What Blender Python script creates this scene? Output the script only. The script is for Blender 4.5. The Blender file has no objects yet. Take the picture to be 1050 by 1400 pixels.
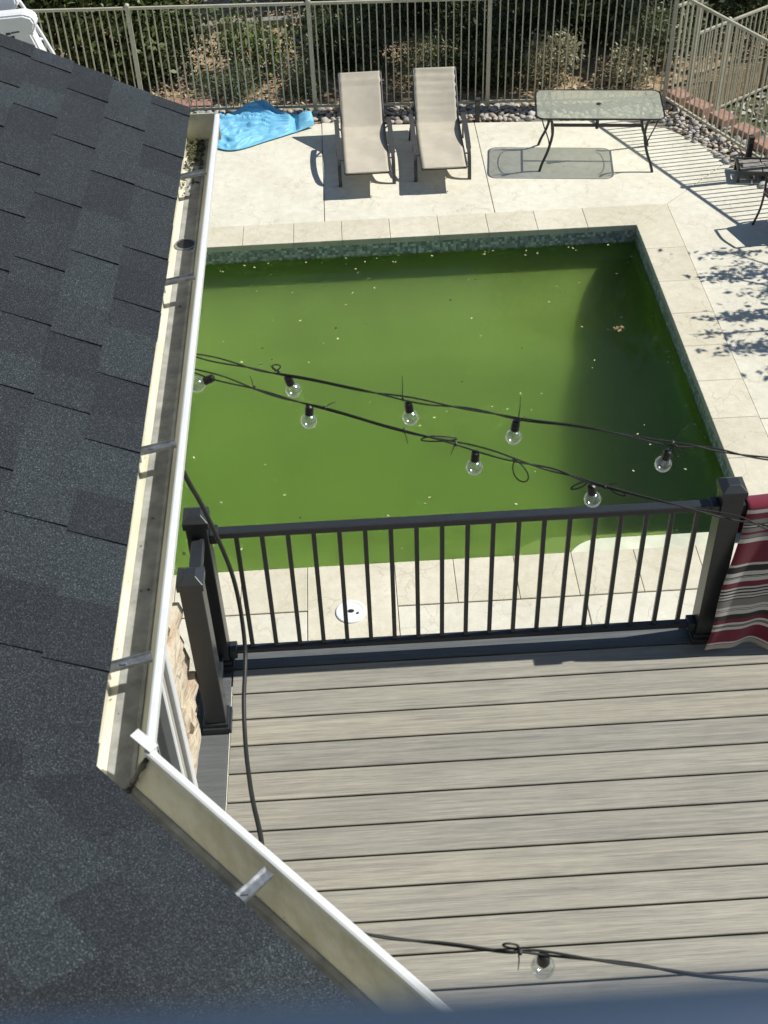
import bpy, bmesh, math, random
import numpy as np
from mathutils import Vector, Matrix

SC = bpy.context.scene
COL = SC.collection
R_ = math.radians

# ------------------------------------------------------------------ camera
def camera_matrix(pitch, roll, yaw, loc):
    ca, sa, cb, sb, cc, sc = math.cos(pitch), math.sin(pitch), math.cos(roll), math.sin(roll), math.cos(yaw), math.sin(yaw)
    Rz = Matrix(((cc, -sc, 0), (sc, cc, 0), (0, 0, 1)))
    B = Matrix(((1, 0, 0), (0, 0, -1), (0, 1, 0)))
    Rx = Matrix(((1, 0, 0), (0, ca, -sa), (0, sa, ca)))
    Rr = Matrix(((cb, -sb, 0), (sb, cb, 0), (0, 0, 1)))
    M = Rr @ Rx @ B @ Rz
    r, d, f = M[0], M[1], M[2]
    m = Matrix(((r[0], -d[0], -f[0], loc[0]), (r[1], -d[1], -f[1], loc[1]), (r[2], -d[2], -f[2], loc[2]), (0, 0, 0, 1)))
    return m
cam_data = bpy.data.cameras.new('camera')
cam = bpy.data.objects.new('camera', cam_data)
COL.objects.link(cam)
cam.matrix_world = camera_matrix(0.74709, -0.041113, 0.022374, (0, 0, 7.5))
cam_data.sensor_fit = 'VERTICAL'
cam_data.sensor_height = 36.0
cam_data.sensor_width = 27.0
cam_data.lens = 44.0
cam_data.clip_start = 0.02
cam_data.clip_end = 1500
cam_data.dof.use_dof = True
cam_data.dof.focus_distance = 9.0
cam_data.dof.aperture_fstop = 11.0
SC.camera = cam

# ------------------------------------------------------------------ light
SUN_EL, SUN_AZ = R_(51), R_(6)          # azimuth measured from +X towards +Y
world = bpy.data.worlds.new('World')
SC.world = world
world.use_nodes = True
wn = world.node_tree.nodes
sky = wn.new('ShaderNodeTexSky')
sky.sky_type = 'NISHITA'
sky.sun_disc = False
sky.sun_elevation = SUN_EL
sky.sun_rotation = R_(90) - SUN_AZ
sky.air_density = 1.0
sky.dust_density = 0.6
sky.altitude = 1600
wn['Background'].inputs[1].default_value = 0.085
world.node_tree.links.new(sky.outputs[0], wn['Background'].inputs[0])
sun_d = bpy.data.lights.new('sun', 'SUN')
sun_d.energy = 4.6
sun_d.angle = R_(0.53)
sun_d.color = (1.0, 0.965, 0.90)
sun = bpy.data.objects.new('sun', sun_d)
COL.objects.link(sun)
sdir = Vector((math.cos(SUN_EL) * math.cos(SUN_AZ), math.cos(SUN_EL) * math.sin(SUN_AZ), math.sin(SUN_EL)))
sun.rotation_euler = sdir.to_track_quat('Z', 'Y').to_euler()
sun.location = (20, 5, 30)

SC.view_settings.view_transform = 'Standard'
SC.view_settings.look = 'None'
SC.view_settings.exposure = 0.13
SC.view_settings.gamma = 1.0
SC.view_settings.use_curve_mapping = False
SC.render.engine = 'CYCLES'
cy = SC.cycles
cy.use_denoising = True
cy.denoising_prefilter = 'ACCURATE'
cy.max_bounces = 10
cy.diffuse_bounces = 3
cy.glossy_bounces = 3
cy.transmission_bounces = 6
cy.volume_bounces = 8
cy.transparent_max_bounces = 24
cy.sample_clamp_indirect = 6.0
cy.caustics_reflective = False
cy.caustics_refractive = False

# ------------------------------------------------------------------ materials
class NT:
    """small node helper"""
    def __init__(self, name):
        self.m = bpy.data.materials.new(name)
        self.m.use_nodes = True
        self.t = self.m.node_tree
        self.p = self.t.nodes['Principled BSDF']
        self.out = self.t.nodes['Material Output']
    def n(self, typ, **kw):
        nd = self.t.nodes.new('ShaderNode' + typ)
        for k, v in kw.items():
            if k.startswith('i_'):
                nd.inputs[k[2:].replace('_', ' ')].default_value = v
            else:
                setattr(nd, k, v)
        return nd
    def l(self, a, b):
        self.t.links.new(a, b)
    def coord(self, kind='Object', scale=(1, 1, 1), rot=(0, 0, 0)):
        tc = self.n('TexCoord')
        mp = self.n('Mapping')
        mp.inputs['Scale'].default_value = scale
        mp.inputs['Rotation'].default_value = rot
        self.l(tc.outputs[kind], mp.inputs[0])
        return mp.outputs[0]
    def world(self, scale=(1, 1, 1), rot=(0, 0, 0)):
        g = self.n('NewGeometry')
        mp = self.n('Mapping')
        mp.inputs['Scale'].default_value = scale
        mp.inputs['Rotation'].default_value = rot
        self.l(g.outputs['Position'], mp.inputs[0])
        return mp.outputs[0]
    def noise(self, vec, scale, detail=4, rough=0.55, dist=0.0):
        nd = self.n('TexNoise')
        nd.inputs['Scale'].default_value = scale
        nd.inputs['Detail'].default_value = detail
        nd.inputs['Roughness'].default_value = rough
        nd.inputs['Distortion'].default_value = dist
        self.l(vec, nd.inputs['Vector'])
        return nd.outputs['Fac']
    def ramp(self, fac, stops, interp='LINEAR'):
        r = self.n('ValToRGB')
        cr = r.color_ramp
        cr.interpolation = interp
        while len(cr.elements) < len(stops):
            cr.elements.new(0.5)
        for e, (p, c) in zip(cr.elements, stops):
            e.position = p
            e.color = (c[0], c[1], c[2], 1) if len(c) == 3 else c
        self.l(fac, r.inputs[0])
        return r.outputs[0]
    def mix(self, fac, a, b, mode='MIX'):
        m = self.n('Mix', data_type='RGBA', blend_type=mode)
        for s, v in ((0, fac), (6, a), (7, b)):
            if hasattr(v, 'is_linked'):
                self.l(v, m.inputs[s])
            elif isinstance(v, (int, float)):
                m.inputs[s].default_value = v
            else:
                m.inputs[s].default_value = (v[0], v[1], v[2], 1)
        return m.outputs[2]
    def math(self, op, a, b=0.0):
        m = self.n('Math', operation=op)
        for s, v in ((0, a), (1, b)):
            if hasattr(v, 'is_linked'):
                self.l(v, m.inputs[s])
            else:
                m.inputs[s].default_value = v
        return m.outputs[0]
    def color(self, c):
        if hasattr(c, 'is_linked'):
            self.l(c, self.p.inputs['Base Color'])
        else:
            self.p.inputs['Base Color'].default_value = (c[0], c[1], c[2], 1)
        return self
    def rough(self, v):
        if hasattr(v, 'is_linked'):
            self.l(v, self.p.inputs['Roughness'])
        else:
            self.p.inputs['Roughness'].default_value = v
        return self
    def bump(self, h, dist=0.01, strength=0.5):
        b = self.n('Bump')
        b.inputs['Distance'].default_value = dist
        b.inputs['Strength'].default_value = strength
        self.l(h, b.inputs['Height'])
        self.l(b.outputs[0], self.p.inputs['Normal'])
        return self
    def rnd(self):
        return self.n('ObjectInfo').outputs['Random']

def plain(name, col, rough=0.5, metal=0.0, var=0.12, nscale=30.0, bump=0.0):
    t = NT(name)
    v = t.coord('Object')
    f = t.noise(v, nscale, 4, 0.6)
    lo = [c * (1 - var) for c in col]
    hi = [min(1, c * (1 + var)) for c in col]
    t.color(t.ramp(f, [(0.3, lo), (0.7, hi)]))
    t.rough(rough)
    t.p.inputs['Metallic'].default_value = metal
    if bump:
        t.bump(f, bump, 0.5)
    return t.m

def concrete_mat(name, lo, hi, bump=0.004):
    t = NT(name)
    w = t.world()
    big = t.noise(w, 1.1, 5, 0.6)
    mid = t.noise(w, 9.0, 5, 0.65, 0.4)
    fine = t.noise(w, 90.0, 3, 0.6)
    base = t.ramp(big, [(0.3, lo), (0.7, hi)])
    base = t.mix(0.36, base, t.ramp(mid, [(0.3, (0.62, 0.58, 0.50)), (0.68, (1, 1, 1))]), 'MULTIPLY')
    base = t.mix(0.35, base, t.ramp(fine, [(0.35, (0.72, 0.70, 0.66)), (0.6, (1, 1, 1))]), 'MULTIPLY')
    rn = t.rnd()
    base = t.mix(0.3, base, t.ramp(rn, [(0, (0.78, 0.77, 0.74)), (1, (1, 1, 1))]), 'MULTIPLY')
    # stamped slate creases
    vo = t.n('TexVoronoi', feature='DISTANCE_TO_EDGE')
    vo.inputs['Scale'].default_value = 3.2
    dv = t.n('Mapping')
    nz = t.n('TexNoise'); nz.inputs['Scale'].default_value = 3.0; nz.inputs['Detail'].default_value = 6
    t.l(w, nz.inputs['Vector'])
    va = t.n('VectorMath', operation='MULTIPLY_ADD')
    t.l(nz.outputs['Color'], va.inputs[0]); va.inputs[1].default_value = (0.5, 0.5, 0.5); t.l(w, va.inputs[2])
    t.l(va.outputs[0], vo.inputs['Vector'])
    crease = t.ramp(vo.outputs['Distance'], [(0.0, (0, 0, 0)), (0.03, (1, 1, 1))])
    gate = t.ramp(t.noise(w, 2.3, 3, 0.6), [(0.44, (0, 0, 0)), (0.56, (1, 1, 1))])
    cg = t.mix(gate, (1, 1, 1), crease)
    base = t.mix(0.32, base, t.mix(cg, (0.55, 0.49, 0.40), (1, 1, 1)), 'MULTIPLY')
    t.color(base).rough(0.85)
    h = t.math('ADD', t.math('MULTIPLY', mid, 0.7), t.math('MULTIPLY', t.n('RGBToBW').outputs[0], 0.0))
    bw = t.n('RGBToBW'); t.l(cg, bw.inputs[0])
    h = t.math('ADD', t.math('MULTIPLY', mid, 0.8), t.math('MULTIPLY', bw.outputs[0], 0.6))
    t.bump(h, bump, 0.6)
    return t.m

M = {}
M['patio'] = concrete_mat('patio_concrete', (0.71, 0.685, 0.56), (0.84, 0.82, 0.70))
M['coping'] = concrete_mat('coping_concrete', (0.655, 0.615, 0.475), (0.775, 0.735, 0.595))
M['joint'] = plain('joint_grey', (0.20, 0.18, 0.145), 0.9)
M['metal_dark'] = plain('railing_black', (0.026, 0.030, 0.034), 0.34, 0.0, 0.15, 60)
M['border'] = None
M['cable'] = plain('cable_rubber', (0.02, 0.021, 0.02), 0.5)
M['fence'] = plain('fence_khaki', (0.46, 0.44, 0.335), 0.45, 0.0, 0.12, 12)
M['sling'] = None
M['lounger_metal'] = plain('lounger_pewter', (0.075, 0.075, 0.072), 0.4, 0.2, 0.15)
M['table_metal'] = plain('table_black', (0.02, 0.02, 0.02), 0.4)
M['white'] = plain('white_plastic', (0.78, 0.79, 0.79), 0.4, 0, 0.03)
M['brick'] = plain('red_brick', (0.37, 0.21, 0.155), 0.85, 0, 0.25, 14, 0.004)
M['socket'] = plain('socket_black', (0.012, 0.013, 0.013), 0.4)
M['steel'] = plain('galvanised_steel', (0.42, 0.44, 0.45), 0.42, 0.85, 0.35, 60)
M['black_plastic'] = plain('black_plastic', (0.018, 0.018, 0.02), 0.5)
M['trim_white'] = plain('white_trim', (0.72, 0.73, 0.72), 0.5, 0, 0.04)

# shingle granules
t = NT('shingle_granules')
w = t.world()
g1 = t.noise(w, 310.0, 2, 0.8)
g2 = t.noise(w, 520.0, 1, 0.5)
big = t.noise(w, 2.2, 4, 0.6)
c = t.ramp(g1, [(0.37, (0.003, 0.0045, 0.006)), (0.50, (0.015, 0.019, 0.023)), (0.60, (0.040, 0.048, 0.054)), (0.71, (0.20, 0.22, 0.23))])
c = t.mix(1.0, c, t.ramp(t.rnd(), [(0, (0.62, 0.65, 0.68)), (0.6, (0.95, 0.98, 0.98)), (1, (1.35, 1.45, 1.38))]), 'MULTIPLY')
c = t.mix(0.6, c, t.ramp(big, [(0.3, (0.65, 0.65, 0.68)), (0.7, (1.15, 1.18, 1.2))]), 'MULTIPLY')
spark = t.ramp(g2, [(0.68, (0, 0, 0)), (0.76, (1, 1, 1))])
c = t.mix(1.0, c, (0.80, 0.85, 0.89), 'MULTIPLY')
c = t.mix(spark, c, (0.26, 0.29, 0.32))
t.color(c).rough(0.8)
t.bump(g1, 0.004, 0.9)
M['shingle'] = t.m

# gutter paint with a little grime
t = NT('gutter_cream_paint')
w = t.world()
spots = t.ramp(t.noise(w, 55, 3, 0.6), [(0.70, (1, 1, 1)), (0.76, (0.55, 0.50, 0.38))])
stain = t.ramp(t.noise(t.world((14, 1.6, 14)), 1.5, 5, 0.65), [(0.35, (0.72, 0.70, 0.60)), (0.6, (1, 1, 1))])
c = t.mix(0.8, (0.75, 0.735, 0.62), stain, 'MULTIPLY')
c = t.mix(0.5, c, spots, 'MULTIPLY')
t.color(c).rough(0.45)
M['gutter'] = t.m
M['shade_strip'] = plain('gutter_shade_grey', (0.33, 0.33, 0.305), 0.9, 0, 0.3, 20)  # grey with the trough's shade put into the colour
M['gutter_white'] = plain('gutter_white_lip', (0.74, 0.76, 0.75), 0.35, 0, 0.05, 8)

# composite deck boards
def board_mat(name, lo, mid, hi):
    t = NT(name)
    w = t.world()
    rn = t.n('ObjectInfo')
    off = t.n('VectorMath', operation='MULTIPLY_ADD')
    t.l(rn.outputs['Random'], off.inputs[0]); off.inputs[1].default_value = (37, 11, 0); t.l(w, off.inputs[2])
    mp = t.n('Mapping'); mp.inputs['Scale'].default_value = (1.1, 34, 8); t.l(off.outputs[0], mp.inputs[0])
    g = t.noise(mp.outputs[0], 2.0, 6, 0.68, 0.5)
    mp2 = t.n('Mapping'); mp2.inputs['Scale'].default_value = (2.6, 290, 30); t.l(off.outputs[0], mp2.inputs[0])
    g2 = t.noise(mp2.outputs[0], 1.6, 3, 0.6)
    c = t.ramp(g, [(0.25, lo), (0.5, mid), (0.75, hi)])
    c = t.mix(0.5, c, t.ramp(g2, [(0.32, (0.50, 0.50, 0.53)), (0.56, (1, 1, 1))]), 'MULTIPLY')
    c = t.mix(0.6, c, t.ramp(rn.outputs['Random'], [(0, (0.78, 0.79, 0.82)), (0.5, (0.95, 0.95, 0.94)), (1, (1.06, 1.04, 0.98))]), 'MULTIPLY')
    c = t.mix(0.5, c, t.ramp(t.noise(w, 1.7, 6, 0.7), [(0.35, (0.78, 0.78, 0.77)), (0.62, (1, 1, 1))]), 'MULTIPLY')
    mp3 = t.n('Mapping'); mp3.inputs['Scale'].default_value = (9.0, 620, 60); t.l(off.outputs[0], mp3.inputs[0])
    g3 = t.noise(mp3.outputs[0], 1.3, 2, 0.5)
    c = t.mix(0.45, c, t.ramp(g3, [(0.36, (0.55, 0.55, 0.57)), (0.52, (1, 1, 1)), (0.7, (1.1, 1.1, 1.08))]), 'MULTIPLY')
    t.color(c).rough(0.62)
    t.bump(g2, 0.002, 0.5)
    return t.m
M['board'] = board_mat('composite_board_grey_tan', (0.225, 0.218, 0.195), (0.372, 0.355, 0.295), (0.485, 0.458, 0.37))
M['border'] = board_mat('composite_border_charcoal', (0.085, 0.095, 0.10), (0.12, 0.132, 0.138), (0.165, 0.175, 0.178))

# sling fabric
t = NT('sling_taupe_mesh')
v = t.coord('Object')
f = t.noise(v, 5, 5, 0.6)
wv = t.noise(t.coord('Object', (300, 300, 300)), 1.0, 1, 0.5)
c = t.ramp(f, [(0.3, (0.56, 0.505, 0.395)), (0.7, (0.66, 0.60, 0.48))])
c = t.mix(0.35, c, t.ramp(wv, [(0.35, (0.6, 0.6, 0.6)), (0.6, (1, 1, 1))]), 'MULTIPLY')
t.color(c).rough(0.8)
tr = t.n('BsdfTransparent'); mx = t.n('MixShader'); mx.inputs[0].default_value = 0.86
t.l(tr.outputs[0], mx.inputs[1]); t.l(t.p.outputs[0], mx.inputs[2]); t.l(mx.outputs[0], t.out.inputs['Surface'])
M['sling'] = t.m

# tempered table glass
t = NT('frosted_table_glass')
f = t.noise(t.coord('Object', (1, 1, 1)), 45, 4, 0.6)
t.color(t.ramp(f, [(0.3, (0.60, 0.68, 0.63)), (0.7, (0.72, 0.79, 0.73))])).rough(0.28)
t.bump(f, 0.002, 0.4)
tr = t.n('BsdfTransparent'); tr.inputs[0].default_value = (0.96, 0.975, 0.95, 1)
tl = t.n('BsdfTranslucent'); tl.inputs[0].default_value = (0.88, 0.88, 0.80, 1)
m0 = t.n('MixShader'); m0.inputs[0].default_value = 0.66; t.l(t.p.outputs[0], m0.inputs[1]); t.l(tl.outputs[0], m0.inputs[2])
mx = t.n('MixShader'); mx.inputs[0].default_value = 0.42
t.l(tr.outputs[0], mx.inputs[1]); t.l(m0.outputs[0], mx.inputs[2]); t.l(mx.outputs[0], t.out.inputs['Surface'])
M['glass_top'] = t.m

# clear bulb glass and window glass: thin, no caustics
def thin_glass(name, tint, base=0.06, rough=0.02):
    t = NT(name)
    lw = t.n('LayerWeight'); lw.inputs['Blend'].default_value = 0.35
    fac = t.math('ADD', t.math('MULTIPLY', lw.outputs['Facing'], 0.55), base)
    gl = t.n('BsdfGlossy'); gl.inputs['Roughness'].default_value = rough
    gl.inputs['Color'].default_value = (0.95, 0.97, 0.97, 1)
    tr = t.n('BsdfTransparent'); tr.inputs[0].default_value = (*tint, 1)
    mx = t.n('MixShader')
    t.l(fac, mx.inputs[0]); t.l(tr.outputs[0], mx.inputs[1]); t.l(gl.outputs[0], mx.inputs[2])
    t.l(mx.outputs[0], t.out.inputs['Surface'])
    return t.m
M['bulb'] = thin_glass('clear_bulb_glass', (0.97, 0.98, 0.97), 0.16, 0.12)
M['pane'] = thin_glass('window_pane_glass', (0.25, 0.28, 0.28), 0.12, 0.02)
M['filament'] = plain('filament_white', (0.75, 0.72, 0.62), 0.5)

# mosaic waterline tile
t = NT('mosaic_waterline_tile')
w = t.world((1, 1, 1))
mp = t.n('Mapping'); mp.inputs['Scale'].default_value = (32, 32, 32); t.l(w, mp.inputs[0])
fl = t.n('VectorMath', operation='FLOOR'); t.l(mp.outputs[0], fl.inputs[0])
wn_ = t.n('TexWhiteNoise'); t.l(fl.outputs[0], wn_.inputs['Vector'])
c = t.ramp(wn_.outputs['Value'], [(0, (0.24, 0.27, 0.25)), (0.35, (0.36, 0.40, 0.365)), (0.7, (0.50, 0.54, 0.49)), (0.85, (0.64, 0.67, 0.60))], 'CONSTANT')
t.color(c).rough(0.3)
M['tile'] = t.m
M['plaster'] = plain('pool_plaster_algae', (0.235, 0.345, 0.085), 0.8, 0, 0.16, 1.2)
M['step'] = plain('pool_step_plaster', (0.70, 0.74, 0.58), 0.8, 0, 0.2, 3)

# murky green water: thin clear surface over a scattering volume
t = NT('murky_green_water')
t.t.nodes.remove(t.p)
fr = t.n('Fresnel'); fr.inputs['IOR'].default_value = 1.33
w = t.world()
bp = t.n('Bump'); bp.inputs['Distance'].default_value = 0.004; bp.inputs['Strength'].default_value = 0.12
t.l(t.noise(w, 5.0, 3, 0.5), bp.inputs['Height']); t.l(bp.outputs[0], fr.inputs['Normal'])
gl = t.n('BsdfGlossy'); gl.inputs['Roughness'].default_value = 0.04
t.l(bp.outputs[0], gl.inputs['Normal'])
tr = t.n('BsdfTransparent')
mx = t.n('MixShader'); t.l(fr.outputs[0], mx.inputs[0]); t.l(tr.outputs[0], mx.inputs[1]); t.l(gl.outputs[0], mx.inputs[2])
t.l(mx.outputs[0], t.out.inputs['Surface'])
vs = t.n('VolumeScatter'); vs.inputs['Color'].default_value = (0.72, 0.75, 0.68, 1); vs.inputs['Density'].default_value = 1.5; vs.inputs['Anisotropy'].default_value = 0.95
va = t.n('VolumeAbsorption'); va.inputs['Color'].default_value = (0.70, 0.84, 0.40, 1); va.inputs['Density'].default_value = 0.50
ad = t.n('AddShader'); t.l(vs.outputs[0], ad.inputs[0]); t.l(va.outputs[0], ad.inputs[1])
t.l(ad.outputs[0], t.out.inputs['Volume'])
M['water'] = t.m

# river rock
t = NT('river_rock')
rn = t.rnd()
f = t.noise(t.coord('Object'), 9, 4, 0.6)
c = t.ramp(rn, [(0, (0.27, 0.265, 0.25)), (0.25, (0.45, 0.43, 0.39)), (0.45, (0.52, 0.47, 0.39)), (0.62, (0.36, 0.36, 0.355)), (0.8, (0.64, 0.61, 0.55)), (1, (0.42, 0.31, 0.25))])
c = t.mix(0.5, c, t.ramp(f, [(0.3, (0.6, 0.6, 0.6)), (0.7, (1.1, 1.1, 1.1))]), 'MULTIPLY')
t.color(c).rough(0.75).bump(f, 0.01, 0.4)
M['rock'] = t.m

# mulch / soil / grass ground
t = NT('wood_chip_mulch')
w = t.world()
f = t.noise(w, 14, 5, 0.7); f2 = t.noise(w, 60, 3, 0.6)
c = t.ramp(f, [(0.3, (0.22, 0.155, 0.09)), (0.5, (0.46, 0.34, 0.20)), (0.72, (0.62, 0.48, 0.31))])
c = t.mix(0.6, c, t.ramp(f2, [(0.35, (0.45, 0.42, 0.4)), (0.6, (1, 1, 1))]), 'MULTIPLY')
t.color(c).rough(0.95).bump(f2, 0.03, 0.8)
M['mulch'] = t.m
t = NT('chip_wood')
c = t.ramp(t.noise(t.world(), 25, 2, 0.6), [(0.3, (0.28, 0.20, 0.12)), (0.5, (0.54, 0.41, 0.26)), (0.7, (0.68, 0.55, 0.38))])
t.color(c).rough(0.9)
M['chip'] = t.m
t = NT('dry_lawn_soil')
w = t.world()
f = t.noise(w, 3, 5, 0.65); f2 = t.noise(w, 80, 3, 0.6)
c = t.ramp(f, [(0.35, (0.14, 0.12, 0.075)), (0.55, (0.10, 0.12, 0.045)), (0.75, (0.085, 0.13, 0.03))])
c = t.mix(0.5, c, t.ramp(f2, [(0.35, (0.5, 0.5, 0.5)), (0.6, (1, 1, 1))]), 'MULTIPLY')
t.color(c).rough(0.95).bump(f2, 0.03, 0.8)
M['ground'] = t.m

def leaf_mat(name, lo, hi):
    t = NT(name)
    f = t.noise(t.world(), 3.5, 4, 0.7)
    f2 = t.noise(t.world(), 40, 1, 0.5)
    c = t.ramp(f, [(0.3, lo), (0.7, hi)])
    c = t.mix(0.6, c, t.ramp(f2, [(0.35, (0.55, 0.55, 0.5)), (0.65, (1.35, 1.3, 1.2))]), 'MULTIPLY')
    t.color(c).rough(0.5)
    tl = t.n('BsdfTranslucent')
    t.l(c, tl.inputs[0])
    mx = t.n('MixShader'); mx.inputs[0].default_value = 0.25
    t.l(t.p.outputs[0], mx.inputs[1]); t.l(tl.outputs[0], mx.inputs[2]); t.l(mx.outputs[0], t.out.inputs['Surface'])
    return t.m
M['leaf_olive'] = leaf_mat('leaf_olive', (0.09, 0.125, 0.035), (0.21, 0.26, 0.095))
M['leaf_dark'] = leaf_mat('leaf_dark', (0.035, 0.055, 0.018), (0.085, 0.115, 0.04))
M['leaf_sage'] = leaf_mat('leaf_sage', (0.10, 0.13, 0.055), (0.22, 0.25, 0.13))
M['leaf_pale'] = leaf_mat('leaf_pale', (0.30, 0.29, 0.17), (0.52, 0.49, 0.34))
M['grass'] = leaf_mat('grass_blades', (0.05, 0.085, 0.02), (0.11, 0.15, 0.04))
M['bark'] = plain('bark', (0.10, 0.075, 0.055), 0.9, 0, 0.35, 18, 0.01)

# stone veneer
t = NT('ledge_stone')
w = t.world()
f = t.noise(t.world((6, 6, 22)), 1.6, 6, 0.65, 0.6)
rn = t.rnd()
c = t.ramp(f, [(0.25, (0.20, 0.17, 0.13)), (0.40, (0.50, 0.39, 0.27)), (0.56, (0.68, 0.60, 0.46)), (0.78, (0.66, 0.63, 0.54))])
c = t.mix(0.3, c, t.ramp(rn, [(0, (0.9, 0.74, 0.6)), (0.5, (1, 1, 1)), (1, (0.85, 0.87, 0.86))]), 'MULTIPLY')
t.color(c).rough(0.85).bump(f, 0.02, 0.8)
M['stone'] = t.m
M['mortar'] = plain('mortar', (0.30, 0.27, 0.22), 0.95, 0, 0.2, 20)
M['stucco'] = plain('house_stucco', (0.48, 0.45, 0.38), 0.9, 0, 0.08, 40, 0.003)
M['navy'] = plain('sill_navy_paint', (0.026, 0.054, 0.104), 0.45, 0, 0.08, 20)
M['soffit'] = plain('soffit_beige', (0.42, 0.40, 0.34), 0.6, 0, 0.06)

# tarp
t = NT('blue_cloth')
f = t.noise(t.coord('Object'), 6, 5, 0.6)
t.color(t.ramp(f, [(0.3, (0.15, 0.45, 0.68)), (0.7, (0.21, 0.55, 0.77))])).rough(0.55)
M['blue'] = t.m
M['cushion'] = plain('pink_cushion', (0.42, 0.27, 0.25), 0.85, 0, 0.1, 30)
M['slat'] = plain('weathered_slat', (0.25, 0.235, 0.205), 0.75, 0, 0.25, 25)
M['leaf_dead'] = plain('dead_leaf', (0.30, 0.20, 0.10), 0.8, 0, 0.4, 40)
M['fleck'] = plain('pale_fleck', (0.52, 0.50, 0.30), 0.8, 0, 0.5, 8)
M['fleck_dark'] = plain('dark_fleck', (0.06, 0.06, 0.02), 0.8, 0, 0.3, 8)

# ------------------------------------------------------------------ mesh helpers
def empty(name, loc=(0, 0, 0), rz=0.0):
    o = bpy.data.objects.new(name, None)
    o.empty_display_size = 0.2
    COL.objects.link(o)
    o.location = loc
    o.rotation_euler = (0, 0, rz)
    return o

def tag(o, label=None, cat=None, group=None, kind=None):
    if label: o['label'] = label
    if cat: o['category'] = cat
    if group: o['group'] = group
    if kind: o['kind'] = kind
    return o

class MB:
    def __init__(self):
        self.v = []; self.f = []
    def add(self, vs, fs):
        k = len(self.v)
        self.v += [tuple(p) for p in vs]
        self.f += [tuple(i + k for i in f) for f in fs]
        return self
    def box(self, c, s, m=None):
        hx, hy, hz = s[0] / 2, s[1] / 2, s[2] / 2
        vs = [Vector((x, y, z)) for z in (-hz, hz) for x, y in ((-hx, -hy), (hx, -hy), (hx, hy), (-hx, hy))]
        if m is not None: vs = [m @ p for p in vs]
        c = Vector(c)
        return self.add([p + c for p in vs], [(3, 2, 1, 0), (4, 5, 6, 7), (0, 1, 5, 4), (1, 2, 6, 5), (2, 3, 7, 6), (3, 0, 4, 7)])
    def bar(self, a, b, w, h=None, up=(0, 0, 1)):
        """rectangular bar from a to b: w across, h along up"""
        h = h or w
        a, b = Vector(a), Vector(b)
        d = (b - a).normalized(); up = Vector(up)
        if abs(d.dot(up)) > 0.98: up = Vector((0, 1, 0))
        s = d.cross(up).normalized(); u = s.cross(d).normalized()
        vs = []
        for p in (a, b):
            for x, y in ((-1, -1), (1, -1), (1, 1), (-1, 1)):
                vs.append(p + s * (x * w / 2) + u * (y * h / 2))
        return self.add(vs, [(0, 1, 2, 3), (7, 6, 5, 4), (0, 4, 5, 1), (1, 5, 6, 2), (2, 6, 7, 3), (3, 7, 4, 0)])
    def prism(self, poly, z0, z1):
        n = len(poly)
        a = sum(poly[i][0] * poly[(i + 1) % n][1] - poly[(i + 1) % n][0] * poly[i][1] for i in range(n))
        if a < 0: poly = poly[::-1]
        vs = [(x, y, z0) for x, y in poly] + [(x, y, z1) for x, y in poly]
        fs = [tuple(range(n - 1, -1, -1)), tuple(range(n, 2 * n))]
        fs += [(i, (i + 1) % n, n + (i + 1) % n, n + i) for i in range(n)]
        return self.add(vs, fs)
    def tube(self, pts, r, seg=8, caps=True):
        pts = [Vector(p) for p in pts]
        n = len(pts)
        rs = r if isinstance(r, (list, tuple)) else [r] * n
        ref = None; vs = []
        for i, p in enumerate(pts):
            d = (pts[min(i + 1, n - 1)] - pts[max(i - 1, 0)]).normalized()
            if ref is None:
                ref = Vector((0, 0, 1)) if abs(d.z) < 0.9 else Vector((1, 0, 0))
            s = d.cross(ref)
            if s.length < 1e-5: s = d.cross(Vector((0, 1, 0)))
            s.normalize(); u = s.cross(d).normalized(); ref = u
            for k in range(seg):
                a = 2 * math.pi * k / seg
                vs.append(p + (s * math.cos(a) + u * math.sin(a)) * rs[i])
        fs = []
        for i in range(n - 1):
            for k in range(seg):
                fs.append((i * seg + k, i * seg + (k + 1) % seg, (i + 1) * seg + (k + 1) % seg, (i + 1) * seg + k))
        if caps:
            fs.append(tuple(range(seg - 1, -1, -1)))
            fs.append(tuple((n - 1) * seg + k for k in range(seg)))
        return self.add(vs, fs)
    def lathe(self, prof, seg=16, m=None):
        """prof: list of (r, z)"""
        vs = []; fs = []
        for r, z in prof:
            for k in range(seg):
                a = 2 * math.pi * k / seg
                p = Vector((r * math.cos(a), r * math.sin(a), z))
                vs.append(m @ p if m is not None else p)
        for i in range(len(prof) - 1):
            for k in range(seg):
                fs.append((i * seg + k, i * seg + (k + 1) % seg, (i + 1) * seg + (k + 1) % seg, (i + 1) * seg + k))
        fs.append(tuple(range(seg - 1, -1, -1)))
        fs.append(tuple((len(prof) - 1) * seg + k for k in range(seg)))
        return self.add(vs, fs)
    def mesh(self, name, mat, smooth=False, bevel=0.0, bseg=1, fixn=True):
        me = bpy.data.meshes.new(name)
        bm = bmesh.new()
        vv = [bm.verts.new(p) for p in self.v]
        for f in self.f:
            try: bm.faces.new([vv[i] for i in f])
            except ValueError: pass
        if fixn: bmesh.ops.recalc_face_normals(bm, faces=bm.faces)
        if bevel:
            bmesh.ops.bevel(bm, geom=bm.edges[:], offset=bevel, segments=bseg, affect='EDGES', clamp_overlap=True)
        for f in bm.faces: f.smooth = smooth
        bm.to_mesh(me); bm.free()
        me.materials.append(mat)
        return me
    def build(self, name, mat, parent=None, **kw):
        return link(name, self.mesh(name, mat, **kw), parent)

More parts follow.
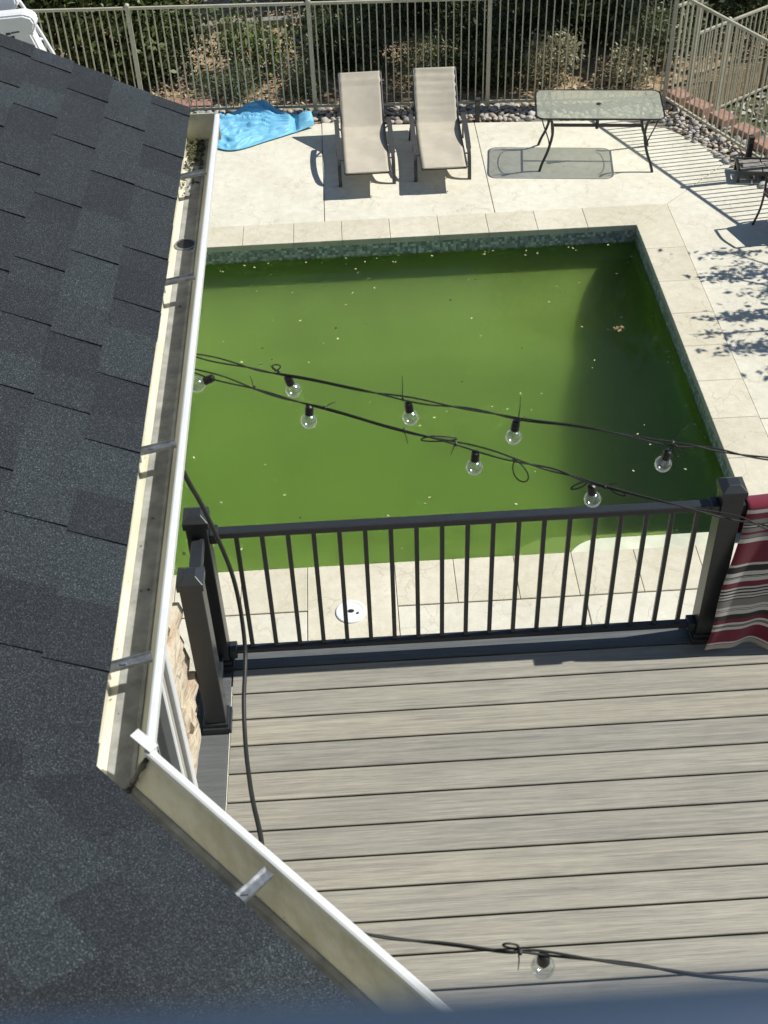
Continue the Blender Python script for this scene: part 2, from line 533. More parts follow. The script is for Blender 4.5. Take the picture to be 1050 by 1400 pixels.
def link(name, me, parent=None, loc=(0, 0, 0), rot=(0, 0, 0), scale=(1, 1, 1)):
    o = bpy.data.objects.new(name, me)
    COL.objects.link(o)
    o.location = loc; o.rotation_euler = rot; o.scale = scale
    if parent is not None: o.parent = parent
    return o

def raw_mesh(name, verts, faces, mat, smooth=False):
    """fast mesh from numpy arrays of quads"""
    me = bpy.data.meshes.new(name)
    nv, nf = len(verts), len(faces)
    me.vertices.add(nv); me.vertices.foreach_set('co', np.asarray(verts, np.float32).ravel())
    k = faces.shape[1]
    me.loops.add(nf * k); me.loops.foreach_set('vertex_index', faces.astype(np.int32).ravel())
    me.polygons.add(nf)
    me.polygons.foreach_set('loop_start', np.arange(0, nf * k, k, dtype=np.int32))
    me.polygons.foreach_set('loop_total', np.full(nf, k, dtype=np.int32))
    if smooth: me.polygons.foreach_set('use_smooth', np.ones(nf, bool))
    me.update(calc_edges=True)
    me.materials.append(mat)
    return me

def copy_tree(o, parent=None):
    c = o.copy(); COL.objects.link(c); c.parent = parent
    for ch in [x for x in o.children]:
        copy_tree(ch, c)
    return c

def leaves(centres, size, rng, aspect=0.5, flat=0.0, droop=None):
    """diamond-ish leaf quads at the given centres"""
    n = len(centres)
    a = rng.normal(size=(n, 3)); a[:, 2] *= (1 - flat * 0.8)
    a /= np.linalg.norm(a, axis=1)[:, None]
    b = rng.normal(size=(n, 3)); b[:, 2] *= (1 - flat * 0.8)
    b -= (a * b).sum(1)[:, None] * a
    b /= np.linalg.norm(b, axis=1)[:, None]
    s = size * rng.uniform(0.45, 1.7, (n, 1))
    nrm = np.cross(a, b)
    p0 = centres - a * s * 0.5
    p1 = centres + b * s * aspect * 0.5 + nrm * s * 0.08
    p2 = centres + a * s * 0.5
    p3 = centres - b * s * aspect * 0.5 + nrm * s * 0.08
    v = np.stack([p0, p1, p2, p3], 1).reshape(-1, 3)
    f = np.arange(n * 4).reshape(-1, 4)
    return v, f

# ================================================================== SETTING
rng = np.random.default_rng(7)
random.seed(7)

# pool outline (inner edge of the coping)
PX0, PX1, PY0, PY1 = -2.7, 3.34, 7.46, 12.73
CW = 0.45                                   # coping width

# ground sheet with a hole for the pool and the planting bed
def ring(z, outer, hole):
    (ax, ay, bx, by), (hx, hy, kx, ky) = outer, hole
    vs = [(ax, ay, z), (bx, ay, z), (bx, by, z), (ax, by, z), (hx, hy, z), (kx, hy, z), (kx, ky, z), (hx, ky, z)]
    return vs, [(0, 1, 5, 4), (1, 2, 6, 5), (2, 3, 7, 6), (3, 0, 4, 7)]
mb = MB(); mb.add(*ring(-0.5, (-400, -400, 400, 400), (PX0 - 0.2, PY0 - 0.2, PX1 + 0.2, PY1 + 0.2)))
tag(mb.build('ground', M['ground'], fixn=False), kind='structure')

# raised planting bed behind the fence
mb = MB()
mb.prism([(-40, 16.3), (4.3, 16.05), (4.45, 16.0), (5.9, 17.0), (9, 19.2), (9, 40), (-40, 40)], -0.5, -0.03)
tag(mb.build('garden_bed', M['mulch']), kind='structure')

# chips of mulch: small, uncountable
n = 5200
cx = rng.uniform(-5.5, 5.2, n); cyv = rng.uniform(16.35, 21.5, n)
keep = cyv > 16.1 + np.maximum(0, (cx - 4.3) * 0.75)
c = np.stack([cx, cyv, rng.uniform(-0.025, 0.02, n)], 1)[keep]
v, f = leaves(c, 0.09, rng, 0.4, 0.9)
tag(link('mulch_chips', raw_mesh('mulch_chips', v, f, M['chip'])), 'tan wood chips scattered over the bed behind the fence', 'mulch', kind='stuff')

# ---------------- patio slabs
patio = tag(empty('patio', (0, 0, 0)), kind='structure')
base = MB()
for x0, y0, x1, y1 in ((-8, 2.0, 7.6, PY0 - 0.1), (-8, PY1 + 0.1, 4.3, 15.62), (PX1 + 0.1, PY0 - 0.1, 5.2, PY1 + 0.1), (-8, PY0 - 0.1, PX0 - 0.1, PY1 + 0.1)):
    base.box(((x0 + x1) / 2, (y0 + y1) / 2, -0.26), (x1 - x0, y1 - y0, 0.48))
base.prism([(5.2, PY0 - 0.1), (7.6, PY0 - 0.1), (6.9, 9.5), (5.2, 13.3)], -0.5, -0.02)
base.prism([(4.3, 12.8), (5.2, 12.8), (5.2, 13.35), (4.3, 15.05)], -0.5, -0.02)
base.build('patio_base', M['joint'], patio)
def inset(poly, d):
    n = len(poly); out = []
    a = sum(poly[i][0] * poly[(i + 1) % n][1] - poly[(i + 1) % n][0] * poly[i][1] for i in range(n))
    if a < 0: poly = poly[::-1]
    for i in range(n):
        p0, p1, p2 = (Vector(poly[i - 1]), Vector(poly[i]), Vector(poly[(i + 1) % n]))
        d1 = (p1 - p0).normalized(); d2 = (p2 - p1).normalized()
        n1 = Vector((-d1.y, d1.x)); n2 = Vector((-d2.y, d2.x))
        k = 1 + n1.dot(n2)
        out.append(tuple(p1 + (n1 + n2) * (d / max(k, 0.3))))
    return out
def slab(poly, name='patio_slab', mat='patio', parent=None, z0=-0.10, z1=0.0, gap=0.004, bev=0.004):
    mb = MB(); mb.prism(inset(poly, gap), z0, z1)
    return mb.build(name, M[mat], parent or patio, bevel=bev)
OX0, OX1, OY0, OY1 = PX0 - CW, PX1 + CW, PY0 - 0.50, PY1 + CW
slab([(-8, OY1), (-2.3, OY1), (-2.3, 15.7), (-8, 15.7)])
slab([(-2.3, OY1), (-0.265, OY1), (-0.265, 15.76), (-1.3, 15.66), (-2.3, 15.6)])
slab([(-0.265, OY1), (1.75, OY1), (1.75, 15.56), (0.7, 15.62), (-0.265, 15.78)])
slab([(1.75, OY1), (OX1, OY1), (4.79, OY1 + 1.0), (4.55, 14.65), (4.2, 15.12), (3.6, 15.42), (1.75, 15.56)])
slab([(OX1, OY1), (OX1, 11.5), (6.0, 11.5), (5.15, 13.5), (4.79, OY1 + 1.0)])
slab([(OX1, 11.5), (OX1, 9.1), (7.1, 9.1), (6.0, 11.5)])
slab([(OX1, 9.1), (OX1, OY0), (7.6, OY0), (7.6, 8.1), (7.1, 9.1)])
slab([(-8, OY0), (-8, OY1), (OX0, OY1), (OX0, OY0)])
xs = [-8, -2.6, -0.5]
for a, b in zip(xs, xs[1:]):
    slab([(a, 4.4), (b, 4.4), (b, OY0), (a, OY0)])
slab([(-0.5, 4.4), (0.235, 4.4), (0.235, 6.18), (-0.5, 6.18)])
for a, b in ((0.235, 1.77), (1.77, 4.3), (4.3, 7.6)):
    slab([(a, 4.4), (b, 4.4), (b, OY0), (a, OY0)])
for a, b in ((-8, -2.6), (-2.6, 0.3), (0.3, 3.2), (3.2, 7.6)):
    slab([(a, 1.9), (b, 1.9), (b, 4.4), (a, 4.4)])

# ---------------- coping
coping = tag(empty('pool_coping', (0, 0, 0)), kind='structure')
def cop(poly): return slab(poly, 'coping_stone', 'coping', coping, -0.065, 0.008, 0.002, 0.004)
fx = [PX0, -2.36, -1.79, -1.22, -0.63, -0.07, 0.49, 1.06, 1.63, 2.2, 2.78, PX1]
for i, (a, b) in enumerate(zip(fx, fx[1:])):
    a2 = OX0 if i == 0 else a
    b2 = OX1 if i == len(fx) - 2 else b
    cop([(a, PY1), (b, PY1), (b2, OY1), (a2, OY1)])
ry = [PY0, 8.0, 8.55, 9.13, 9.72, 10.31, 10.9, 11.52, 12.2, PY1]
for i, (a, b) in enumerate(zip(ry, ry[1:])):
    a2 = OY0 if i == 0 else a
    b2 = OY1 if i == len(ry) - 2 else b
    cop([(PX1, a), (OX1, a2), (OX1, b2), (PX1, b)])
    cop([(PX0, a), (OX0, a2), (OX0, b2), (PX0, b)])
nx = [PX0, -2.15, -1.6, -1.05, -0.5, 0.235, 0.73, 1.24, 1.73, 2.26, 2.79, PX1]
for i, (a, b) in enumerate(zip(nx, nx[1:])):
    a2 = OX0 if i == 0 else a
    b2 = OX1 if i == len(nx) - 2 else b
    y = 6.18 if abs(a + 0.5) < 1e-6 else OY0
    cop([(a2, y), (b2, y), (b, PY0), (a, PY0)])

# ---------------- pool shell and water
shell = tag(empty('pool_shell', (0, 0, -1.7)), kind='structure')
wx0, wx1, wy0, wy1 = PX0 - 0.02, PX1 + 0.02, PY0 - 0.02, PY1 + 0.02
mb = MB()
for c_, s_ in ((((wx0 + wx1) / 2, wy1 + 0.1, -0.88), (wx1 - wx0 + 0.4, 0.2, 1.63)), (((wx0 + wx1) / 2, wy0 - 0.1, -0.88), (wx1 - wx0 + 0.4, 0.2, 1.63)),
               ((wx1 + 0.1, (wy0 + wy1) / 2, -0.88), (0.2, wy1 - wy0, 1.63)), ((wx0 - 0.1, (wy0 + wy1) / 2, -0.88), (0.2, wy1 - wy0, 1.63)),
               (((wx0 + wx1) / 2, (wy0 + wy1) / 2, -1.8), (wx1 - wx0, wy1 - wy0, 0.21))):
    mb.box(Vector(c_) - Vector((0, 0, -1.7)), s_)
mb.build('pool_wall', M['plaster'], shell)
fl = MB()
ys_ = [(wy0, -0.72), (8.1, -0.85), (8.7, -1.12), (9.3, -1.45), (10.2, -1.48), (11.0, -1.28), (11.8, -1.0), (wy1, -0.72)]
def floor_z(x, y):
    for (ya, za), (yb, zb) in zip(ys_, ys_[1:]):
        if y <= yb + 1e-6: break
    u = (y - ya) / (yb - ya); u = u * u * (3 - 2 * u)
    z = za + (zb - za) * u
    r = 0.42
    up = 0.0
    for d in (x - wx0, wx1 - x, y - wy0, wy1 - y):
        if d < r: up = max(up, r - math.sqrt(max(0, r * r - (r - d) ** 2)))
    return z + up
NX, NY = 90, 80
vs = []
for j in range(NY + 1):
    for i in range(NX + 1):
        ax = i / NX * 2 - 1; ay = j / NY * 2 - 1
        ax = math.copysign(1 - (1 - abs(ax)) ** 1.5, ax); ay = math.copysign(1 - (1 - abs(ay)) ** 1.5, ay)
        x = (wx0 + wx1) / 2 + ax * (wx1 - wx0) / 2; y = (wy0 + wy1) / 2 + ay * (wy1 - wy0) / 2
        vs.append((x, y, floor_z(x, y) + 1.7))
fs = [(j * (NX + 1) + i, j * (NX + 1) + i + 1, (j + 1) * (NX + 1) + i + 1, (j + 1) * (NX + 1) + i) for j in range(NY) for i in range(NX)]
fl.add(vs, fs); fl.build('pool_floor', M['plaster'], shell, smooth=True, fixn=False)
def band(c_, s_):
    b = MB(); b.box(Vector(c_) - Vector((0, 0, -1.7)), s_); b.build('tile_band', M['tile'], shell)
band(((wx0 + wx1) / 2, wy1 - 0.004, -0.150), (wx1 - wx0 - 0.03, 0.012, 0.166))
band(((wx0 + wx1) / 2, wy0 + 0.004, -0.150), (wx1 - wx0 - 0.03, 0.012, 0.166))
band((wx1 - 0.004, (wy0 + wy1) / 2, -0.150), (0.012, wy1 - wy0, 0.166))
band((wx0 + 0.004, (wy0 + wy1) / 2, -0.150), (0.012, wy1 - wy0, 0.166))
def step(x0, y1, r, ztop, mat='step'):
    poly = [(x0, wy0 + 0.012), (wx1 - 0.012, wy0 + 0.012), (wx1 - 0.012, y1)]
    for k in range(9):
        a = math.pi / 2 + k / 8 * math.pi / 2
        poly.append((x0 + r + r * math.cos(a), y1 - r + r * math.sin(a)))
    mb = MB(); mb.prism([(x, y) for x, y in poly], 0.02, ztop + 1.7)
    return mb.build('pool_step', M[mat], shell, bevel=0.012)
step(1.72, 7.86, 0.36, -0.232)
step(1.25, 8.3, 0.5, -0.62, 'plaster')
WZ = -0.213
mb = MB(); mb.box(((wx0 + wx1) / 2, (wy0 + wy1) / 2, (WZ - 1.72) / 2), (wx1 - wx0 + 0.01, wy1 - wy0 + 0.01, WZ + 1.72))
tag(mb.build('pool_water', M['water']), kind='structure')

# ---------------- deck
DZ = 3.08
deck = tag(empty('deck', (0, 0, DZ)), kind='structure')
gap_y = [3.7605 - 0.1445 * k for k in range(0, 26)]
gap_y = [3.619 + 0.1445] + [3.619 - 0.1445 * k for k in range(25)]
def wall_x(y):                       # house line the boards run up to
    return max(-0.66, 0.66 - y)
for a, b in zip(gap_y, gap_y[1:]):
    y1, y0 = a - 0.004, b + 0.004
    x0 = -0.638
    mb = MB()
    xa, xb = max(x0, 0.655 - y0), max(x0, 0.655 - y1)
    poly = [(xa, y0 ), (4.2, y0), (4.2, y1), (xb, y1)]
    mb.prism(poly, -0.026, 0.0)
    mb.build('deck_board', M['board'], deck, bevel=0.003)
mb = MB(); mb.box((1.71, 3.838, -0.014), (4.98, 0.138, 0.026)); mb.build('border_board', M['border'], deck, bevel=0.003)
mb = MB(); mb.prism([(-0.782, 1.45), (-0.645, 1.32), (-0.645, 3.766), (-0.782, 3.766)], -0.027, -0.001); mb.build('border_board', M['border'], deck, bevel=0.003)
mb = MB(); mb.box((1.71, 3.91, -0.15), (5.0, 0.022, 0.27)); mb.build('fascia_board', M['border'], deck)
mb = MB(); mb.box((-0.795, 3.66, -0.15), (0.022, 0.46, 0.27)); mb.build('fascia_board', M['border'], deck)
mb = MB()
for k in range(13):
    mb.box((-0.6 + k * 0.4, 2.35, -0.13), (0.04, 3.0, 0.19))
mb.build('joists', M['joint'], deck)
for x, y in ((-0.6, 3.7), (1.6, 3.7), (4.0, 3.7)):
    mb = MB(); mb.box((x, y, (-0.25 - DZ) / 2), (0.14, 0.14, DZ - 0.25)); mb.build('support_post', M['border'], deck)

# ---------------- house
house = tag(empty('house', (-1.5, 1.0, 0)), 'stone-walled house with dark shingle roof and white gutter on the left', 'house')
HO = Vector((-1.5, 1.0, 0))
class HB(MB):                        # geometry given in world space, stored relative to the house
    def build(self, name, mat, parent=None, **kw):
        o = MB.build(self, name, mat, parent, **kw)
        if parent is house: o.location = -HO
        return o
mb = HB(); mb.prism([(-0.80, 3.40), (-7, 3.40), (-7, -0.6), (0.94, -0.6), (0.94, -0.36), (-0.80, 1.38)], -0.4, 5.33)
mb.build('stone_wall', M['mortar'], house)
stone_wall = house.children[0]
# ledge stones on the visible wall face and its corner
z = 2.95
while z < 5.30:
    h = random.uniform(0.07, 0.16)
    y = 3.40
    first = True
    while y > 2.98:
        wlen = random.uniform(0.16, 0.42)
        y0 = max(y - wlen, 2.98)
        if y0 - 2.98 < 0.07: y0 = 2.98
        pr = random.uniform(0.028, 0.062)
        mb = MB()
        yy = y + (random.uniform(0.01, 0.05) if first else -0.006)
        xa = -0.80 - (0.12 if first else 0.0)
        k = 6
        ring_pts = []
        for i in range(k):
            u = i / (k - 1)
            ring_pts.append((y0 + 0.006 + (yy - y0 - 0.006) * u))
        vs = []
        for yy_ in ring_pts:
            jx = -0.80 + pr + random.uniform(-0.012, 0.012)
            zt = z + h - 0.008 + random.uniform(-0.008, 0.004); zb = z + random.uniform(-0.002, 0.008)
            vs += [(xa, yy_, zb), (jx - 0.012, yy_, zb), (jx, yy_, (zb + zt) / 2), (jx - 0.012, yy_, zt), (xa, yy_, zt)]
        fs = []
        for i in range(k - 1):
            for j in range(5):
                fs.append((i * 5 + j, i * 5 + (j + 1) % 5, (i + 1) * 5 + (j + 1) % 5, (i + 1) * 5 + j))
        fs += [tuple(range(5)), tuple((k - 1) * 5 + j for j in range(4, -1, -1))]
        mb.add(vs, fs)
        mb.build('stone', M['stone'], stone_wall)
        first = False
        y = y0
    z += h
# white framed side window / door on the same wall
wnd = HB(); wnd.box((-0.79, 2.2, 4.19), (0.02, 1.44, 2.12)); wnd = wnd.build('window', M['black_plastic'], house)
def wf(c_, s_, name='frame', mat='trim_white'):
    mb = MB(); mb.box(c_, s_); mb.build(name, M[mat], wnd, bevel=0.004)
wf((-0.762, 2.955, 4.19), (0.075, 0.05, 2.16)); wf((-0.768, 2.895, 4.19), (0.055, 0.035, 2.14), mat='soffit'); wf((-0.768, 2.855, 4.19), (0.06, 0.03, 2.14)); wf((-0.772, 2.60, 4.19), (0.05, 0.04, 2.1))
wf((-0.765, 1.47, 4.19), (0.07, 0.06, 2.16)); wf((-0.765, 2.21, 5.28), (0.07, 1.48, 0.06)); wf((-0.765, 2.21, 3.12), (0.07, 1.48, 0.06))
wf((-0.775, 2.2, 4.19), (0.006, 1.40, 2.1), 'pane', 'pane')

# roofs
ct, st = 0.894427, 0.447214
ZE = 5.485                           # height of the shingle edge
CO = Vector((-0.557, 1.481, ZE))     # inside corner of the eaves
val = Vector((-0.9239, -0.3827))     # plan direction of the valley
mval = Vector((-0.3827, 0.9239, 0))
def roof(tdir, pdir, amax, nb, keep_sign, extra_cut, amin):
    t3 = Vector((tdir[0], tdir[1], 0)); p3 = Vector((pdir[0], pdir[1], 0))
    b3 = p3 * ct + Vector((0, 0, st)); n3 = -p3 * st + Vector((0, 0, ct))
    P = lambda a, b, n: CO + t3 * a + b3 * b + n3 * n
    def cut(bm):
        for co, no in [(CO - mval * (0.05 if keep_sign > 0 else 0.0) , mval * keep_sign)] + extra_cut:
            g = bm.verts[:] + bm.edges[:] + bm.faces[:]
            r = bmesh.ops.bisect_plane(bm, geom=g, plane_co=co, plane_no=no, clear_inner=True)
            es = [e for e in bm.edges if len(e.link_faces) == 1]
            if es: bmesh.ops.edgeloop_fill(bm, edges=es)
    def piece(name, mat, vs, parent):
        bm = bmesh.new()
        vv = [bm.verts.new(p - HO) for p in vs]
        for f in ((3, 2, 1, 0), (4, 5, 6, 7), (0, 1, 5, 4), (1, 2, 6, 5), (2, 3, 7, 6), (3, 0, 4, 7)): bm.faces.new([vv[i] for i in f])
        for q in bm.verts: q.co += HO
        cut(bm)
        for q in bm.verts: q.co -= HO
        if len(bm.faces) < 4:
            bm.free(); return None
        bmesh.ops.recalc_face_normals(bm, faces=bm.faces)
        me = bpy.data.meshes.new(name); bm.to_mesh(me); bm.free(); me.materials.append(mat)
        return link(name, me, parent)
    L = nb * 0.143
    vs = [P(a, b, n) for n in (-0.03, -0.003) for a, b in ((amin, 0.012), (amax - 0.01, 0.012), (amax - 0.01, L), (amin, L))]
    rf = piece('roof', M['joint'], vs, house)
    E_ = 0.143
    hl = 0
    for k in range(nb):
        a = amin + random.uniform(-0.25, 0)
        b0 = k * E_ - 0.004
        while a < amax:
            wd = random.choice((random.uniform(0.10, 0.17), random.uniform(0.13, 0.2), random.uniform(0.16, 0.26)))
            a1 = min(a + wd, amax)
            if amax - a1 < 0.05: a1 = amax
            hl = 1 - hl if random.random() < 0.97 else hl
            ex = (0.0052 if keep_sign > 0 else 0.0009) * hl + random.uniform(0, 0.001)
            j = random.uniform(-0.002, 0.002)
            Lp = E_ * 1.9
            a0_ = max(a, amin)
            if a1 > a0_ + 0.01:
                vs = [P(a0_, b0 + j, -0.001), P(a1, b0 + j, -0.001), P(a1, b0 + Lp, -0.001), P(a0_, b0 + Lp, -0.001),
                      P(a0_, b0 + j, 0.0085 + ex), P(a1, b0 + j, 0.0085 + ex), P(a1, b0 + Lp, 0.0015), P(a0_, b0 + Lp, 0.0015)]
                piece('shingle', M['shingle'], vs, rf)
            a = a1
    return rf
roof((0, 1), (-1, 0), 4.395 - 1.481, 12, 1, [], -1.6)
s2 = math.sqrt(0.5)
T2, N2 = (0.692, -0.722), (0.722, 0.692)
roof(T2, (-N2[0], -N2[1]), 2.10, 13, -1, [(Vector((0, 0.025, 0)), Vector((0, 1, 0)))], -2.2)

# gutters: swept K-style trough, mitred at the inside corner
ZL = 5.478
n1, n2 = Vector((1, 0)), Vector(N2)
G0 = Vector((-0.575, 1.473))
prof = [(0.0, 0.012), (0.0, -0.098), (0.072, -0.098), (0.084, -0.092), (0.104, -0.055), (0.118, -0.025), (0.124, -0.004)]
lipp = [(0.115, 0.003), (0.119, 0.005), (0.128, 0.005), (0.132, 0.002), (0.132, -0.022), (0.127, -0.022), (0.126, -0.003), (0.117, -0.003), (0.117, -0.010), (0.115, -0.010)]
def station(kind, d):
    if kind == 'far': return Vector((G0.x + d, 4.36))
    if kind == 'mitre': return G0 + (n1 + n2) * (d / (1 + n1.dot(n2)))
    return G0 + n2 * d + Vector(T2) * 2.05
def thick(pr, th):
    out = []
    n = len(pr)
    for i, (d, z) in enumerate(pr):
        a = Vector(pr[max(i - 1, 0)]); b = Vector(pr[min(i + 1, n - 1)])
        dd = (b - a).normalized()
        out.append((d + dd.y * th, z - dd.x * th))
    return pr + out[::-1]
def trough(k0, k1, pr, name, mat, closed_prof, nst=2):
    mb = HB()
    vs = []
    for i in range(nst):
        u = i / (nst - 1)
        for d, z in closed_prof:
            p = station(k0, d) * (1 - u) + station(k1, d) * u
            vs.append((p.x, p.y, ZL + z))
    n = len(closed_prof)
    fs = []
    for i in range(nst - 1):
        fs += [(i * n + j, i * n + (j + 1) % n, (i + 1) * n + (j + 1) % n, (i + 1) * n + j) for j in range(n)]
    fs += [tuple(range(n)), tuple((nst - 1) * n + j for j in range(n - 1, -1, -1))]
    mb.add(vs, fs)
    return mb.build(name, mat, house)
g1 = trough('far', 'mitre', prof, 'gutter', M['gutter'], thick(prof, -0.0018))
g2 = trough('mitre', 'end', prof, 'gutter', M['gutter'], thick(prof, -0.0018))
l1 = trough('far', 'mitre', lipp, 'gutter_lip', M['gutter_white'], lipp)
l2 = trough('mitre', 'end', lipp, 'gutter_lip', M['gutter_white'], lipp)
shade_strip = [(0.020, -0.0958), (0.070, -0.0958), (0.080, -0.0905), (0.080, -0.0895), (0.070, -0.0945), (0.020, -0.0952)]  # grey strip painting the lip's shade onto the dirty trough bottom
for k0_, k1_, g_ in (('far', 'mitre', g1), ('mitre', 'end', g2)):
    o = trough(k0_, k1_, shade_strip, 'shade_strip', M['shade_strip'], shade_strip); o.parent = g_; o.location = (0, 0, 0)
# end cap, torn lip tab, sealant at the mitre
mb = MB(); mb.box((G0.x + 0.064, 4.362, ZL - 0.044), (0.128, 0.004, 0.104)); mb.build('end_cap', M['gutter'], g1)
mb = MB(); mb.bar((-0.482, 1.560, ZL + 0.016), (-0.440, 1.522, ZL + 0.008), 0.022, 0.003); mb.build('joint_tab', M['gutter_white'], g1)
seal = MB()
sp_ = []
for i in range(22):
    u = i / 21
    p = station('mitre', 0.006 + u * 0.108)
    zz = -0.093 if u < 0.62 else -0.093 + (u - 0.62) / 0.38 * 0.075
    sp_.append((p.x + random.uniform(-.003, .003), p.y + random.uniform(-.003, .003), ZL + zz))
seal.tube(sp_, [random.uniform(0.004, 0.009) for _ in sp_], 7)
seal.build('sealant', M['lounger_metal'], g1, smooth=True)
# hangers
def hanger(par, A, B):
    A, B = Vector(A), Vector(B)
    d = (B - A).normalized(); s = Vector((-d.y, d.x, 0))
    mb = MB()
    mb.bar(A, B, 0.024, 0.0025)
    mb.bar(A + s * 0.0115 + Vector((0, 0, 0.004)), B + s * 0.0115 + Vector((0, 0, 0.004)), 0.002, 0.009)
    mb.bar(A - s * 0.0115 + Vector((0, 0, 0.004)), B - s * 0.0115 + Vector((0, 0, 0.004)), 0.002, 0.009)
    mb.bar(A + Vector((0, 0, 0.002)), A + Vector((0, 0, -0.03)), 0.024, 0.003)
    c = A + (B - A) * 0.42 + Vector((0, 0, 0.004))
    mb.box(c, (0.012, 0.006, 0.003))
    mb.build('hanger', M['steel'], par)
for y in (3.93, 3.27, 2.48, 1.765):
    hanger(g1, (G0.x + 0.004, y - 0.012, ZL - 0.014), (G0.x + 0.106, y + 0.012, ZL - 0.010))
for s in (0.42, 1.15):
    b = G0 + Vector(T2) * s
    hanger(g2, (b.x + n2.x * 0.002, b.y + n2.y * 0.002, ZL - 0.012), (b.x + n2.x * 0.106, b.y + n2.y * 0.106, ZL - 0.010))
# outlet and leaf litter
ol = MB(); ol.lathe([(0.030, 0.0), (0.036, 0.001), (0.036, 0.004), (0.030, 0.005), (0.029, -0.001)], 24, Matrix.Translation((G0.x + 0.045, 3.62, ZL - 0.0955))); ol.build('outlet_ring', M['steel'], g1)
ol = MB(); ol.lathe([(0.030, 0.0), (0.030, 0.0012)], 24, Matrix.Translation((G0.x + 0.045, 3.62, ZL - 0.0940))); ol.build('outlet_hole', M['black_plastic'], g1)
n = 260
c = np.stack([rng.uniform(G0.x + 0.006, G0.x + 0.07, n), 4.35 - np.abs(rng.normal(0, 0.16, n)), np.full(n, ZL - 0.093) + rng.uniform(0, 0.006, n)], 1)
c = c[c[:, 1] > 3.9]
v, f = leaves(c, 0.016, rng, 0.5, 0.9)
tag(link('gutter_litter', raw_mesh('gutter_litter', v, f, M['fleck_dark']), g1), kind='stuff')
n = 34
c = np.stack([rng.uniform(G0.x + 0.002, G0.x + 0.09, n), rng.uniform(1.5, 4.2, n), np.full(n, ZL - 0.0935)], 1)
v, f = leaves(c, 0.006, rng, 0.7, 0.95)
tag(link('gutter_grit', raw_mesh('gutter_grit', v, f, M['fleck_dark']), g1), kind='stuff')
# fascia and soffit
mb = HB(); mb.box((-0.59, 2.92, ZL - 0.10), (0.02, 2.90, 0.18)); mb.build('fascia', M['trim_white'], house)
mb = HB(); mb.box((-1.2, 4.34, ZL + 0.12), (0.5, 0.02, 0.02)); mb.build('fascia', M['trim_white'], house)
mb = HB(); mb.box((-0.90, 2.92, ZL - 0.185), (0.60, 2.88, 0.012)); mb.build('soffit', M['soffit'], house)
# 45-degree eave
e0 = G0; e1 = G0 + Vector(T2) * 2.05
mb = HB(); mb.prism([tuple(e0 - n2 * 0.022), tuple(e0 - n2 * 0.003), tuple(e1 - n2 * 0.003), tuple(e1 - n2 * 0.022)], ZL - 0.19, ZL + 0.0); mb.build('fascia', M['trim_white'], house)
mb = HB(); mb.prism([tuple(e0 - n2 * 0.30), tuple(e0 - n2 * 0.03), tuple(e1 - n2 * 0.03), tuple(e1 - n2 * 0.30)], ZL - 0.20, ZL - 0.188); mb.build('soffit', M['soffit'], house)
# upper storey wall with the window one looks out of
for c_, s_ in (((-3.3, -0.07, 7.9), (5.4, 0.14, 5.2)), ((2.4, -0.07, 7.9), (3.6, 0.14, 5.2)), ((0, -0.07, 6.3), (1.2, 0.14, 2.0)), ((0, -0.07, 9.5), (1.2, 0.14, 1.9))):
    mb = HB(); mb.box(c_, s_); mb.build('upper_wall', M['stucco'], house)
mb = HB(); mb.box((0, -0.05, 7.352), (1.196, 0.2095, 0.084)); o = mb.build('window_sill', M['navy'], house, bevel=0.006)
o['label'] = 'dark blue window sill, out of focus'
for sx in (-1, 1):
    mb = HB(); mb.box((sx * 0.575, -0.03, 7.97), (0.05, 0.17, 1.15)); mb.build('window_jamb', M['navy'], house)
mb = HB(); mb.box((0, -0.03, 8.53), (1.1, 0.17, 0.05)); mb.build('window_head', M['navy'], house)

# ---------------- river rock bed
bed = MB()
bed.prism([(-8, 15.55), (-0.3, 15.72), (3.6, 15.35), (4.2, 15.05), (4.79, 14.1), (5.15, 13.4), (6.0, 11.4), (7.1, 9.0), (7.7, 9.2), (6.6, 11.7), (5.72, 13.9), (5.3, 14.9), (4.75, 15.9), (4.4, 16.12), (-8, 16.4)], -0.5, -0.04)
rock_bed = tag(bed.build('river_rock_bed', M['mulch']), kind='structure')
def rock_mesh(seed):
    r = random.Random(seed)
    bm = bmesh.new()
    bmesh.ops.create_icosphere(bm, subdivisions=2, radius=0.5)
    off = Vector((r.uniform(0, 50), r.uniform(0, 50), r.uniform(0, 50)))
    from mathutils import noise as nz
    for q in bm.verts:
        q.co *= 1 + 0.5 * nz.noise(q.co * 1.7 + off) + 0.22 * nz.noise(q.co * 4 + off)
    for f in bm.faces: f.smooth = True
    me = bpy.data.meshes.new('river_rock'); bm.to_mesh(me); bm.free(); me.materials.append(M['rock'])
    return me
rock_me = [rock_mesh(i) for i in range(6)]
rr = random.Random(5)
cells = {}
pts = []
def in_bed(x, y):
    yf = 16.12 - 0.057 * x
    if x < 4.15: 
        front = 15.62 if x < -1.3 else (15.62 + (x + 1.3) * 0.13 if x < -0.26 else 15.74 - (x + 0.26) * 0.085)
        if x > 2.5: front = 15.56 - max(0, x - 2.6) * 0.2
        return front + 0.04 < y < yf + (0.16 if x < -1.0 else 0.08)
    # along the slanting fence
    tt = (15.12 - y) / 3.7
    e = 4.2 + (15.12 - y) * 0.44 + 0.08
    return e < x < e + 0.55 + (0.15 if y > 13 else 0) and 12.4 < y < 15.95
tries = 0
